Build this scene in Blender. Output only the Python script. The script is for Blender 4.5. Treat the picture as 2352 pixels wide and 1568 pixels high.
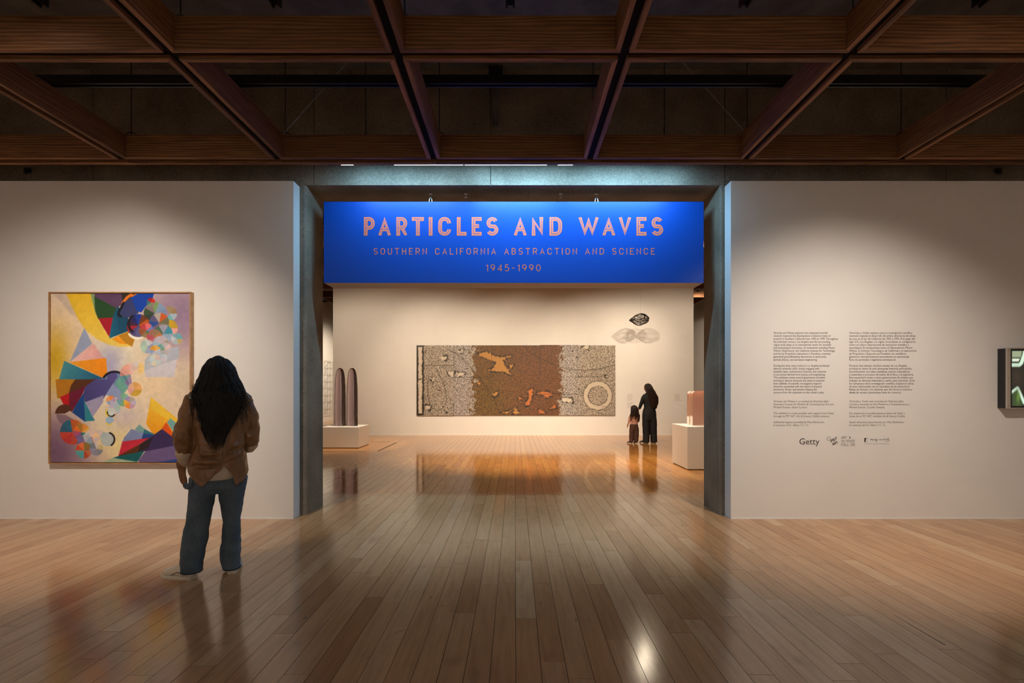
import bpy, math, random
import numpy as np
from mathutils import Vector, Matrix, noise

# ------------------------------------------------------------------ camera, world, exposure
for o in list(bpy.data.objects):
    bpy.data.objects.remove(o, do_unlink=True)
scene = bpy.context.scene
COL = scene.collection
F, CX, CY, CH = 1130.0, 1183.0, 893.0, 1.45      # focal length (px of 2352), vanishing point, eye height

cam_d = bpy.data.cameras.new('camera')
cam_d.sensor_width = 36.0
cam_d.lens = 36.0 * F / 2352
cam_d.shift_x = -(CX - 1176) / 2352
cam_d.shift_y = (CY - 784) / 2352
cam_d.clip_start = 0.05
cam = bpy.data.objects.new('camera', cam_d)
cam.location = (0, 0, CH)
cam.rotation_euler = (math.pi / 2, 0, 0)
COL.objects.link(cam)
scene.camera = cam

world = bpy.data.worlds.new('world')
scene.world = world
world.use_nodes = True
world.node_tree.nodes['Background'].inputs[0].default_value = (0.9, 0.8, 0.7, 1)
world.node_tree.nodes['Background'].inputs[1].default_value = 0.0

vs = scene.view_settings
vs.view_transform = 'Standard'
vs.look = 'None'
vs.gamma = 1.0
vs.use_curve_mapping = False
vs.exposure = 0.10

WARM = (1.0, 0.87, 0.74)
WARM2 = (1.0, 0.81, 0.60)
COOL = (0.29, 0.66, 1.0)
# lamp table: position, aim point, watts, cone degrees, blend, colour, lens radius
LAMPS = [
    # front gallery, on the tracks over the visitor's head
    ((-3.21, 2.50, 3.87), (-4.60, 5.49, 0.70), 420, 84, 1.0, WARM, 0.09),
    ((-3.21, 2.95, 3.87), (-3.2, 5.49, 0.60), 20, 70, 1.0, WARM, 0.09),  # weak extra lamp, added to lift the lower left wall
    ((3.15, 2.75, 3.87), (3.66, 5.49, 0.50), 400, 86, 1.0, WARM, 0.09),
    ((-1.62, -0.6, 3.87), (-2.4, -3.4, 1.6), 700, 85, 1.0, WARM, 0.045),  # added fill lamp, bounced off the unseen rear wall
    ((1.56, -0.6, 3.87), (2.2, -3.4, 1.6), 700, 85, 1.0, WARM, 0.045),  # its twin on the right, likewise added as fill
    ((-4.80, 0.4, 3.87), (-8.4, 0.8, 1.6), 480, 85, 1.0, WARM, 0.045),  # added fill, bounced off the unseen left side wall
    ((4.74, 0.4, 3.87), (8.4, 0.8, 1.6), 480, 85, 1.0, WARM, 0.045),  # added fill, bounced off the unseen right side wall
    # far gallery
    ((-2.9, 11.3, 4.86), (-2.0, 15.46, 1.4), 480, 78, 1.0, WARM2, 0.05),
    ((0.1, 11.3, 4.86), (0.1, 15.46, 1.4), 480, 78, 1.0, WARM2, 0.05),
    ((2.0, 11.3, 4.86), (2.6, 15.46, 1.4), 540, 78, 1.0, WARM2, 0.05),
    ((-5.0, 11.3, 4.86), (-4.2, 15.46, 2.6), 330, 95, 1.0, WARM2, 0.05),
    ((4.6, 11.3, 4.86), (4.9, 15.46, 2.2), 380, 90, 1.0, WARM2, 0.05),
    ((3.4, 11.3, 4.86), (3.68, 14.55, 3.4), 150, 40, 1.0, WARM2, 0.03),
    ((-3.3, 11.3, 4.86), (-4.3, 12.5, 0.9), 700, 50, 0.8, WARM2, 0.05),
    ((3.0, 11.42, 4.86), (3.3, 9.2, 0.9), 500, 50, 0.8, WARM2, 0.06),
    ((1.55, 7.6, 4.86), (3.4, 9.4, 0.6), 700, 50, 0.8, WARM2, 0.05),
    ((0.0, 7.6, 4.86), (0.3, 11.6, 0.0), 1900, 76, 1.0, WARM2, 0.05),
    ((-5.0, 20.4, 4.86), (-8.45, 22.2, 1.6), 1000, 70, 1.0, WARM2, 0.05),
    ((6.26, 16.8, 4.86), (8.6, 22.5, 1.8), 900, 70, 1.0, WARM2, 0.05),
]
# cool LED strips: x centre, length, watts
BLUE_WASH = [(-1.30, 1.1, 17), (0.0, 1.0, 25), (1.25, 1.2, 27)]

# ------------------------------------------------------------------ helpers
random.seed(7)
RNG = np.random.default_rng(7)

def px(x, y, Z):
    """photo pixel at depth Z -> world point"""
    return ((x - CX) / F * Z, Z, CH - (y - CY) / F * Z)

def s2l(c):
    c = np.asarray(c, float) / 255.0
    return np.where(c <= 0.04045, c / 12.92, ((c + 0.055) / 1.055) ** 2.4)

class MB:
    def __init__(self):
        self.v, self.f = [], []
    def add(self, vs_, fs_):
        b = len(self.v)
        self.v += [tuple(p) for p in vs_]
        self.f += [tuple(i + b for i in q) for q in fs_]
        return self
    def box(self, x0, x1, y0, y1, z0, z1):
        return self.add([(x0, y0, z0), (x1, y0, z0), (x1, y1, z0), (x0, y1, z0),
                         (x0, y0, z1), (x1, y0, z1), (x1, y1, z1), (x0, y1, z1)],
                        [(3, 2, 1, 0), (4, 5, 6, 7), (0, 1, 5, 4), (1, 2, 6, 5), (2, 3, 7, 6), (3, 0, 4, 7)])
    def bbox(self, x0, x1, y0, y1, z0, z1, b):
        """box with chamfered vertical and top edges"""
        p = [(x0 + b, y0), (x1 - b, y0), (x1, y0 + b), (x1, y1 - b), (x1 - b, y1), (x0 + b, y1), (x0, y1 - b), (x0, y0 + b)]
        cx, cy = (x0 + x1) / 2, (y0 + y1) / 2
        def shr(q):
            return [(cx + (a - cx) * (1 - 2 * b / (x1 - x0)), cy + (c - cy) * (1 - 2 * b / (y1 - y0))) for a, c in q]
        rows = [[(a, c, z0) for a, c in p], [(a, c, z1 - b) for a, c in p], [(a, c, z1) for a, c in shr(p)]]
        return self.loft(rows)
    def loft(self, rings, cap=True, closed=True):
        n = len(rings[0]); vs_ = [p for r in rings for p in r]; fs_ = []
        for i in range(len(rings) - 1):
            for j in range(n if closed else n - 1):
                k = (j + 1) % n
                fs_.append((i * n + j, i * n + k, (i + 1) * n + k, (i + 1) * n + j))
        if cap and closed:
            fs_.append(tuple(reversed(range(n))))
            fs_.append(tuple(range((len(rings) - 1) * n, len(rings) * n)))
        return self.add(vs_, fs_)
    def prism(self, poly, y0, y1):
        """polygon in XZ extruded along Y"""
        n = len(poly)
        return self.loft([[(a, y0, c) for a, c in poly], [(a, y1, c) for a, c in poly]])
    def tube(self, pts, rad, n=8, cap=True):
        pts = [Vector(p) for p in pts]
        if not hasattr(rad, '__len__'):
            rad = [rad] * len(pts)
        rings = []
        up = None
        for i, p in enumerate(pts):
            d = (pts[min(i + 1, len(pts) - 1)] - pts[max(i - 1, 0)])
            if d.length < 1e-9: d = Vector((0, 0, 1))
            d.normalize()
            if up is None:
                up = Vector((0, 1, 0)) if abs(d.y) < 0.9 else Vector((1, 0, 0))
            s = d.cross(up)
            if s.length < 1e-6:
                s = d.cross(Vector((1, 0, 0.3)))
            s.normalize(); u = s.cross(d).normalized(); up = u
            r = rad[i]
            ra, rb = r if hasattr(r, '__len__') else (r, r)
            rings.append([tuple(p + s * (ra * math.cos(t)) + u * (rb * math.sin(t)))
                          for t in [2 * math.pi * k / n for k in range(n)]])
        return self.loft(rings, cap)
    def ell(self, c, r, n=12, m=8):
        rings = []
        for i in range(m + 1):
            t = math.pi * (i / m) * 0.98 + 0.01 * math.pi
            rings.append([(c[0] + r[0] * math.sin(t) * math.cos(a), c[1] + r[1] * math.sin(t) * math.sin(a), c[2] - r[2] * math.cos(t))
                          for a in [2 * math.pi * k / n for k in range(n)]])
        return self.loft(rings)
    def lathe(self, prof, c=(0, 0, 0), n=24):
        rings = [[(c[0] + r * math.cos(a), c[1] + r * math.sin(a), c[2] + z)
                  for a in [2 * math.pi * k / n for k in range(n)]] for r, z in prof]
        return self.loft(rings)
    def mesh(self, name):
        me = bpy.data.meshes.new(name)
        me.from_pydata(self.v, [], self.f)
        me.update()
        return me
    def build(self, name, mat, parent=None, loc=(0, 0, 0), rot=(0, 0, 0), smooth=False):
        return link(name, self.mesh(name), mat, parent, loc, rot, smooth)

def link(name, me, mat, parent=None, loc=(0, 0, 0), rot=(0, 0, 0), smooth=False):
    o = bpy.data.objects.new(name, me)
    COL.objects.link(o)
    if mat is not None and len(me.materials) == 0:
        me.materials.append(mat)
    o.location = loc; o.rotation_euler = rot
    if parent: o.parent = parent
    if smooth:
        me.polygons.foreach_set('use_smooth', [True] * len(me.polygons))
    return o

def empty(name, loc=(0, 0, 0), rot=(0, 0, 0)):
    o = bpy.data.objects.new(name, None)
    COL.objects.link(o); o.location = loc; o.rotation_euler = rot
    o.empty_display_size = 0.1
    return o

def tag(o, label, cat, group=None):
    o['label'] = label; o['category'] = cat
    if group: o['group'] = group
    return o

def struct(o, label=None):
    o['kind'] = 'structure'
    if label: o['label'] = label
    return o

def sring(cx, cy, cz, rx, ry, n=32, e=2.0):
    out = []
    for k in range(n):
        a = 2 * math.pi * k / n
        c, s = math.cos(a), math.sin(a)
        out.append((cx + rx * math.copysign(abs(c) ** (2 / e), c), cy + ry * math.copysign(abs(s) ** (2 / e), s), cz))
    return out

def remesh(mb, name, mat, parent, voxel, disp=None, smooth_it=4, loc=(0, 0, 0)):
    """join the overlapping shapes of mb into one continuous surface"""
    me = mb.mesh(name + '_src')
    o = bpy.data.objects.new(name + '_src', me); COL.objects.link(o)
    m = o.modifiers.new('r', 'REMESH'); m.mode = 'VOXEL'; m.voxel_size = voxel
    if smooth_it:
        sm = o.modifiers.new('s', 'SMOOTH'); sm.factor = 0.5; sm.iterations = smooth_it
    dg = bpy.context.evaluated_depsgraph_get()
    new = bpy.data.meshes.new_from_object(o.evaluated_get(dg))
    bpy.data.objects.remove(o, do_unlink=True); bpy.data.meshes.remove(me)
    new.name = name; new.materials.clear()
    if disp:
        nrm = [v.normal.copy() for v in new.vertices]
        for v, nn in zip(new.vertices, nrm):
            v.co += nn * disp(v.co, nn)
        new.update()
    return link(name, new, mat, parent, loc, smooth=True)

# ------------------------------------------------------------------ materials
def new_mat(name):
    m = bpy.data.materials.new(name); m.use_nodes = True
    nt = m.node_tree
    return m, nt, nt.nodes['Principled BSDF']

def N(nt, t, **kw):
    n = nt.nodes.new(t)
    for k, v in kw.items():
        setattr(n, k, v)
    return n

def ramp(nt, stops):
    r = N(nt, 'ShaderNodeValToRGB')
    el = r.color_ramp.elements
    el[0].position, el[0].color = stops[0][0], (*stops[0][1], 1)
    el[1].position, el[1].color = stops[-1][0], (*stops[-1][1], 1)
    for p, c in stops[1:-1]:
        e = el.new(p); e.color = (*c, 1)
    return r

def simple(name, col, rough=0.6, metal=0.0, spec=0.5, noise_amt=0.0, nscale=20, bump=0.0, **kw):
    m, nt, b = new_mat(name)
    b.inputs['Base Color'].default_value = (*col, 1)
    b.inputs['Roughness'].default_value = rough
    b.inputs['Metallic'].default_value = metal
    b.inputs['Specular IOR Level'].default_value = spec
    for k, v in kw.items():
        b.inputs[k.replace('_', ' ')].default_value = v
    if noise_amt or bump:
        tc = N(nt, 'ShaderNodeTexCoord'); nz = N(nt, 'ShaderNodeTexNoise')
        nz.inputs['Scale'].default_value = nscale; nz.inputs['Detail'].default_value = 5
        nt.links.new(tc.outputs['Object'], nz.inputs['Vector'])
        if noise_amt:
            lo = tuple(max(0, c * (1 - noise_amt)) for c in col); hi = tuple(min(1, c * (1 + noise_amt)) for c in col)
            r = ramp(nt, [(0.3, lo), (0.7, hi)])
            nt.links.new(nz.outputs['Fac'], r.inputs['Fac']); nt.links.new(r.outputs['Color'], b.inputs['Base Color'])
        if bump:
            bp = N(nt, 'ShaderNodeBump'); bp.inputs['Strength'].default_value = bump; bp.inputs['Distance'].default_value = 0.01
            nt.links.new(nz.outputs['Fac'], bp.inputs['Height']); nt.links.new(bp.outputs['Normal'], b.inputs['Normal'])
    return m

def emit(name, col, st):
    m, nt, b = new_mat(name)
    b.inputs['Base Color'].default_value = (0.8, 0.8, 0.8, 1)
    b.inputs['Emission Color'].default_value = (*col, 1)
    b.inputs['Emission Strength'].default_value = st
    return m

def wood_board():
    """dark stained rough-sawn boards; the grain runs along the board's own X"""
    m, nt, b = new_mat('stained_wood')
    tc = N(nt, 'ShaderNodeTexCoord'); oi = N(nt, 'ShaderNodeObjectInfo')
    mp = N(nt, 'ShaderNodeMapping'); mp.inputs['Scale'].default_value = (1.2, 14, 14)
    cmb = N(nt, 'ShaderNodeCombineXYZ')
    mul = N(nt, 'ShaderNodeMath', operation='MULTIPLY'); mul.inputs[1].default_value = 37.0
    nt.links.new(oi.outputs['Random'], mul.inputs[0])
    for k in range(3): nt.links.new(mul.outputs[0], cmb.inputs[k])
    nt.links.new(tc.outputs['Object'], mp.inputs['Vector']); nt.links.new(cmb.outputs[0], mp.inputs['Location'])
    wv = N(nt, 'ShaderNodeTexWave', wave_type='BANDS', bands_direction='Z')
    wv.inputs['Scale'].default_value = 0.9; wv.inputs['Distortion'].default_value = 9; wv.inputs['Detail'].default_value = 3
    wv.inputs['Detail Scale'].default_value = 0.8
    nz = N(nt, 'ShaderNodeTexNoise'); nz.inputs['Scale'].default_value = 3.0; nz.inputs['Detail'].default_value = 8
    nt.links.new(mp.outputs[0], wv.inputs['Vector']); nt.links.new(mp.outputs[0], nz.inputs['Vector'])
    mx = N(nt, 'ShaderNodeMix', data_type='FLOAT'); mx.inputs[0].default_value = 0.65
    nt.links.new(wv.outputs['Fac'], mx.inputs[2]); nt.links.new(nz.outputs['Fac'], mx.inputs[3])
    r = ramp(nt, [(0.25, (0.090, 0.035, 0.011)), (0.55, (0.195, 0.082, 0.028)), (0.8, (0.29, 0.130, 0.050))])
    nt.links.new(mx.outputs[0], r.inputs['Fac'])
    hv = N(nt, 'ShaderNodeHueSaturation')
    va = N(nt, 'ShaderNodeMapRange'); va.inputs[3].default_value = 0.75; va.inputs[4].default_value = 1.25
    nt.links.new(oi.outputs['Random'], va.inputs[0]); nt.links.new(va.outputs[0], hv.inputs['Value'])
    nt.links.new(r.outputs['Color'], hv.inputs['Color']); nt.links.new(hv.outputs['Color'], b.inputs['Base Color'])
    bp = N(nt, 'ShaderNodeBump'); bp.inputs['Strength'].default_value = 0.5; bp.inputs['Distance'].default_value = 0.004
    nt.links.new(nz.outputs['Fac'], bp.inputs['Height']); nt.links.new(bp.outputs['Normal'], b.inputs['Normal'])
    b.inputs['Roughness'].default_value = 0.7
    return m

def floor_mat():
    """maple strip flooring under varnish; every plank carries its own tone"""
    m, nt, b = new_mat('maple_floor')
    L = nt.links.new
    at = N(nt, 'ShaderNodeAttribute', attribute_name='tone')
    geo = N(nt, 'ShaderNodeNewGeometry')
    sep = N(nt, 'ShaderNodeSeparateColor'); L(at.outputs['Color'], sep.inputs[0])
    off = N(nt, 'ShaderNodeVectorMath', operation='SCALE'); off.inputs[3].default_value = 40
    L(at.outputs['Color'], off.inputs[0])
    add = N(nt, 'ShaderNodeVectorMath', operation='ADD'); L(geo.outputs['Position'], add.inputs[0]); L(off.outputs[0], add.inputs[1])
    mp = N(nt, 'ShaderNodeMapping'); mp.inputs['Scale'].default_value = (22, 1.6, 1); L(add.outputs[0], mp.inputs['Vector'])
    nz = N(nt, 'ShaderNodeTexNoise'); nz.inputs['Scale'].default_value = 1.6; nz.inputs['Detail'].default_value = 7; L(mp.outputs[0], nz.inputs['Vector'])
    base = ramp(nt, [(0.0, (0.36, 0.150, 0.058)), (0.35, (0.49, 0.238, 0.100)), (0.7, (0.57, 0.300, 0.135)), (1.0, (0.63, 0.375, 0.19))])
    L(sep.outputs[0], base.inputs['Fac'])
    gr = ramp(nt, [(0.3, (0.80, 0.76, 0.72)), (0.6, (1.0, 1.0, 1.0))]); L(nz.outputs['Fac'], gr.inputs['Fac'])
    mul = N(nt, 'ShaderNodeMix', data_type='RGBA', blend_type='MULTIPLY'); mul.inputs[0].default_value = 0.8
    L(base.outputs['Color'], mul.inputs[6]); L(gr.outputs['Color'], mul.inputs[7])
    # cloudy reddish figure and rare dark mineral streaks
    mp2 = N(nt, 'ShaderNodeMapping'); mp2.inputs['Scale'].default_value = (5, 2.2, 1); L(add.outputs[0], mp2.inputs['Vector'])
    nz2 = N(nt, 'ShaderNodeTexNoise'); nz2.inputs['Scale'].default_value = 1.5; nz2.inputs['Detail'].default_value = 4; L(mp2.outputs[0], nz2.inputs['Vector'])
    fg = ramp(nt, [(0.58, (0, 0, 0)), (0.76, (1, 1, 1))]); L(nz2.outputs['Fac'], fg.inputs['Fac'])
    fgm = N(nt, 'ShaderNodeMath', operation='MULTIPLY'); fgm.inputs[1].default_value = 0.45; L(fg.outputs['Color'], fgm.inputs[0])
    m2 = N(nt, 'ShaderNodeMix', data_type='RGBA'); L(fgm.outputs[0], m2.inputs[0]); L(mul.outputs[2], m2.inputs[6]); m2.inputs[7].default_value = (0.27, 0.13, 0.065, 1)
    mp3 = N(nt, 'ShaderNodeMapping'); mp3.inputs['Scale'].default_value = (30, 5, 1); L(add.outputs[0], mp3.inputs['Vector'])
    nz3 = N(nt, 'ShaderNodeTexNoise'); nz3.inputs['Scale'].default_value = 1.0; nz3.inputs['Detail'].default_value = 2; L(mp3.outputs[0], nz3.inputs['Vector'])
    kn = ramp(nt, [(0.755, (0, 0, 0)), (0.80, (1, 1, 1))]); L(nz3.outputs['Fac'], kn.inputs['Fac'])
    knm = N(nt, 'ShaderNodeMath', operation='MULTIPLY'); knm.inputs[1].default_value = 0.7; L(kn.outputs['Color'], knm.inputs[0])
    m3 = N(nt, 'ShaderNodeMix', data_type='RGBA'); L(knm.outputs[0], m3.inputs[0]); L(m2.outputs[2], m3.inputs[6]); m3.inputs[7].default_value = (0.06, 0.03, 0.018, 1)
    # past the portal the floor colour turns warmer and the gloss rises
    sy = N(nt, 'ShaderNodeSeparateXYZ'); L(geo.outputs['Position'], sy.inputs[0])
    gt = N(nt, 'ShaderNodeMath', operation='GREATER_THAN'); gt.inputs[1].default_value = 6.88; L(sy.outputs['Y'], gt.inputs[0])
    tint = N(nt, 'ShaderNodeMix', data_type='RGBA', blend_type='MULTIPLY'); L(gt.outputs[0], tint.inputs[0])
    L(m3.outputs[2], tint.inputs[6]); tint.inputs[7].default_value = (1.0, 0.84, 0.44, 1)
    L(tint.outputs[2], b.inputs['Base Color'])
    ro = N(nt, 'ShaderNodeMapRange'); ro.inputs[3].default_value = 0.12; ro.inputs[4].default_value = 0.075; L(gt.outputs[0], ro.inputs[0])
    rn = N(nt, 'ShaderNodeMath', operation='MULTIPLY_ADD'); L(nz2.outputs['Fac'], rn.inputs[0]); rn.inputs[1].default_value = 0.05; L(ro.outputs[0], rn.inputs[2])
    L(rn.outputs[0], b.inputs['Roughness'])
    b.inputs['Specular IOR Level'].default_value = 0.6
    bp = N(nt, 'ShaderNodeBump'); bp.inputs['Strength'].default_value = 0.02; bp.inputs['Distance'].default_value = 0.01
    L(nz2.outputs['Fac'], bp.inputs['Height']); L(bp.outputs['Normal'], b.inputs['Normal'])
    return m

def concrete_mat():
    m, nt, b = new_mat('board_formed_concrete')
    L = nt.links.new
    geo = N(nt, 'ShaderNodeNewGeometry')
    n1 = N(nt, 'ShaderNodeTexNoise'); n1.inputs['Scale'].default_value = 2.2; n1.inputs['Detail'].default_value = 6; L(geo.outputs['Position'], n1.inputs['Vector'])
    n2 = N(nt, 'ShaderNodeTexNoise'); n2.inputs['Scale'].default_value = 70; n2.inputs['Detail'].default_value = 3; L(geo.outputs['Position'], n2.inputs['Vector'])
    v = N(nt, 'ShaderNodeTexVoronoi'); v.inputs['Scale'].default_value = 24; L(geo.outputs['Position'], v.inputs['Vector'])
    r1 = ramp(nt, [(0.3, (0.165, 0.130, 0.092)), (0.7, (0.30, 0.245, 0.18))]); L(n1.outputs['Fac'], r1.inputs['Fac'])
    r2 = ramp(nt, [(0.35, (0.72, 0.72, 0.72)), (0.65, (1.1, 1.1, 1.1))]); L(n2.outputs['Fac'], r2.inputs['Fac'])
    mu = N(nt, 'ShaderNodeMix', data_type='RGBA', blend_type='MULTIPLY'); mu.inputs[0].default_value = 1
    L(r1.outputs['Color'], mu.inputs[6]); L(r2.outputs['Color'], mu.inputs[7])
    pv = ramp(nt, [(0.05, (0.12, 0.12, 0.12)), (0.10, (1, 1, 1))]); L(v.outputs['Distance'], pv.inputs['Fac'])
    mu2 = N(nt, 'ShaderNodeMix', data_type='RGBA', blend_type='MULTIPLY'); mu2.inputs[0].default_value = 0.7
    L(mu.outputs[2], mu2.inputs[6]); L(pv.outputs['Color'], mu2.inputs[7])
    L(mu2.outputs[2], b.inputs['Base Color'])
    b.inputs['Roughness'].default_value = 0.75
    bp = N(nt, 'ShaderNodeBump'); bp.inputs['Strength'].default_value = 0.5; bp.inputs['Distance'].default_value = 0.004
    L(n2.outputs['Fac'], bp.inputs['Height']); L(bp.outputs['Normal'], b.inputs['Normal'])
    return m

def attr_mat(name, rough=0.6, bump=0.0, nscale=60):
    m, nt, b = new_mat(name)
    at = N(nt, 'ShaderNodeAttribute', attribute_name='paint')
    nt.links.new(at.outputs['Color'], b.inputs['Base Color'])
    b.inputs['Roughness'].default_value = rough
    if bump:
        tc = N(nt, 'ShaderNodeTexCoord'); nz = N(nt, 'ShaderNodeTexNoise'); nz.inputs['Scale'].default_value = nscale; nz.inputs['Detail'].default_value = 4
        nt.links.new(tc.outputs['Object'], nz.inputs['Vector'])
        bp = N(nt, 'ShaderNodeBump'); bp.inputs['Strength'].default_value = bump; bp.inputs['Distance'].default_value = 0.003
        nt.links.new(nz.outputs['Fac'], bp.inputs['Height']); nt.links.new(bp.outputs['Normal'], b.inputs['Normal'])
    return m

def mural_mat():
    """painted panels: 'paint' holds the flat colour, its alpha how strongly the fine black speckle covers it"""
    m, nt, b = new_mat('speckled_mural_paint')
    L = nt.links.new
    at = N(nt, 'ShaderNodeAttribute', attribute_name='paint')
    geo = N(nt, 'ShaderNodeNewGeometry')
    nz = N(nt, 'ShaderNodeTexNoise'); nz.inputs['Scale'].default_value = 40; nz.inputs['Detail'].default_value = 3; nz.inputs['Roughness'].default_value = 0.7
    L(geo.outputs['Position'], nz.inputs['Vector'])
    r = ramp(nt, [(0.45, (0, 0, 0)), (0.53, (1, 1, 1))]); L(nz.outputs['Fac'], r.inputs['Fac'])
    inv = N(nt, 'ShaderNodeMath', operation='SUBTRACT'); inv.inputs[0].default_value = 1; L(r.outputs['Color'], inv.inputs[1])
    am = N(nt, 'ShaderNodeMath', operation='MULTIPLY'); L(inv.outputs[0], am.inputs[0]); L(at.outputs['Alpha'], am.inputs[1])
    mx = N(nt, 'ShaderNodeMix', data_type='RGBA'); L(am.outputs[0], mx.inputs[0]); L(at.outputs['Color'], mx.inputs[6]); mx.inputs[7].default_value = (0.025, 0.018, 0.013, 1)
    L(mx.outputs[2], b.inputs['Base Color'])
    b.inputs['Roughness'].default_value = 0.55
    return m

M = dict(
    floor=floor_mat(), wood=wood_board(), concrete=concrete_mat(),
    white=simple('white_wall_paint', (0.80, 0.775, 0.74), 0.75, noise_amt=0.015, nscale=3),
    skirting=simple('skirting_white', (0.86, 0.84, 0.81), 0.5),
    subfloor=simple('subfloor_dark', (0.02, 0.014, 0.01), 0.9),
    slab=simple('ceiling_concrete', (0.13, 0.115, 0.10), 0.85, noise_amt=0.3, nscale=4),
    dark=simple('dark_wall', (0.12, 0.10, 0.085), 0.85),
    black=simple('black_metal', (0.012, 0.012, 0.013), 0.45),
    groove=simple('black_channel', (0.010, 0.007, 0.006), 0.8, spec=0.1),
    steel=simple('galvanised_steel', (0.62, 0.66, 0.68), 0.3, metal=0.9),
    blue=simple('ultramarine_sign_paint', (0.001, 0.075, 0.46), 0.40, spec=0.4, noise_amt=0.04, nscale=300, bump=0.02),
    coral=simple('coral_vinyl', (1.0, 0.22, 0.09), 0.45),
    signwhite=simple('sign_case_white', (0.62, 0.58, 0.55), 0.6),
    ink=simple('black_vinyl_ink', (0.04, 0.03, 0.024), 0.6),
    greyink=simple('grey_vinyl_ink', (0.16, 0.125, 0.10), 0.6),
    oak=simple('oak_frame', (0.42, 0.22, 0.09), 0.45, noise_amt=0.25, nscale=14),
    frameblack=simple('frame_gap_black', (0.015, 0.01, 0.008), 0.8),
    plinth=simple('plinth_white', (0.85, 0.83, 0.79), 0.6),
    lens=emit('lamp_lens_warm', (1.0, 0.85, 0.62), 350),
    lensfront=emit('lamp_lens_front', (1.0, 0.88, 0.72), 8),
    led=emit('led_strip_cool', (0.72, 0.92, 1.0), 14),
    paint=attr_mat('painted_canvas', 0.55, 0.25, 90),
    mural=mural_mat(),
    muraledge=simple('mural_panel_edge', (0.05, 0.04, 0.03), 0.8),
    skin=simple('skin', (0.42, 0.22, 0.14), 0.5),
    skin2=simple('skin_child', (0.52, 0.27, 0.17), 0.5),
    eye=simple('eye_white', (0.8, 0.78, 0.75), 0.2),
    hair=simple('black_curly_hair', (0.007, 0.006, 0.006), 0.55, noise_amt=0.5, nscale=60),
    hair2=simple('dark_brown_hair', (0.022, 0.011, 0.007), 0.4, noise_amt=0.5, nscale=60),
    jacket=simple('brown_jacket_cloth', (0.225, 0.112, 0.048), 0.36, noise_amt=0.15, nscale=9, bump=0.08),
    lining=simple('cream_cuff_lining', (0.62, 0.50, 0.36), 0.8, noise_amt=0.1, nscale=30),
    tee=simple('white_tee_cloth', (0.62, 0.55, 0.45), 0.85),
    sneaker=simple('cream_sneaker_leather', (0.72, 0.64, 0.52), 0.5),
    sole=simple('sneaker_sole', (0.66, 0.60, 0.50), 0.6),
    lace=simple('dark_lace', (0.05, 0.045, 0.04), 0.7),
    blackcloth=simple('black_cloth', (0.008, 0.008, 0.009), 0.8),
    pinkcloth=simple('pink_child_top', (0.55, 0.27, 0.20), 0.85),
    browncloth=simple('brown_child_trousers', (0.075, 0.030, 0.018), 0.85),
    tape=simple('black_floor_tape', (0.02, 0.012, 0.008), 0.6),
    wire=simple('sculpture_wire', (0.015, 0.012, 0.010), 0.5),
    palewire=simple('pale_wire', (0.34, 0.34, 0.33), 0.4, metal=0.6),
    card=simple('label_card', (0.80, 0.77, 0.73), 0.7),
    cardink=simple('label_ink', (0.56, 0.53, 0.49), 0.7),
    edgewood=simple('monitor_rim', (0.42, 0.36, 0.29), 0.5),
    scrape=simple('plank_gap_filler', (0.035, 0.02, 0.012), 0.8),
)

def denim():
    m, nt, b = new_mat('blue_denim')
    L = nt.links.new
    tc = N(nt, 'ShaderNodeTexCoord')
    n1 = N(nt, 'ShaderNodeTexNoise'); n1.inputs['Scale'].default_value = 5; n1.inputs['Detail'].default_value = 5; L(tc.outputs['Object'], n1.inputs['Vector'])
    mp = N(nt, 'ShaderNodeMapping'); mp.inputs['Scale'].default_value = (260, 260, 60); L(tc.outputs['Object'], mp.inputs['Vector'])
    n2 = N(nt, 'ShaderNodeTexNoise'); n2.inputs['Scale'].default_value = 1; L(mp.outputs[0], n2.inputs['Vector'])
    r = ramp(nt, [(0.3, (0.050, 0.085, 0.125)), (0.7, (0.125, 0.180, 0.230))]); L(n1.outputs['Fac'], r.inputs['Fac'])
    r2 = ramp(nt, [(0.3, (0.7, 0.7, 0.7)), (0.7, (1.15, 1.15, 1.15))]); L(n2.outputs['Fac'], r2.inputs['Fac'])
    mu = N(nt, 'ShaderNodeMix', data_type='RGBA', blend_type='MULTIPLY'); mu.inputs[0].default_value = 1
    L(r.outputs['Color'], mu.inputs[6]); L(r2.outputs['Color'], mu.inputs[7]); L(mu.outputs[2], b.inputs['Base Color'])
    b.inputs['Roughness'].default_value = 0.85
    return m
M['denim'] = denim()

def resin(name, col, trans, rough=0.03):
    m, nt, b = new_mat(name)
    b.inputs['Base Color'].default_value = (*col, 1)
    b.inputs['Transmission Weight'].default_value = trans
    b.inputs['Roughness'].default_value = rough
    b.inputs['IOR'].default_value = 1.45
    return m
M['mauve'] = resin('mauve_resin', (0.52, 0.42, 0.48), 1.0)
M['pink'] = resin('pink_resin', (1.0, 0.66, 0.54), 0.62, 0.05)

# ------------------------------------------------------------------ the setting
WY = 5.49            # face of the white walls
PY0, PY1 = 5.65, 6.13   # concrete portal, front and back
OL, OR, OT = -2.396, 2.355, 3.79   # clear opening
WL, WR, WT = -2.473, 2.408, 3.77   # ends and top of the white walls
XL, XR = -8.45, 8.60
YB, YF = -3.4, 26.0
GH = CH + 2.34       # underside of the front coffer grid
GH2 = CH + 3.35      # underside of the far grid

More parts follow.
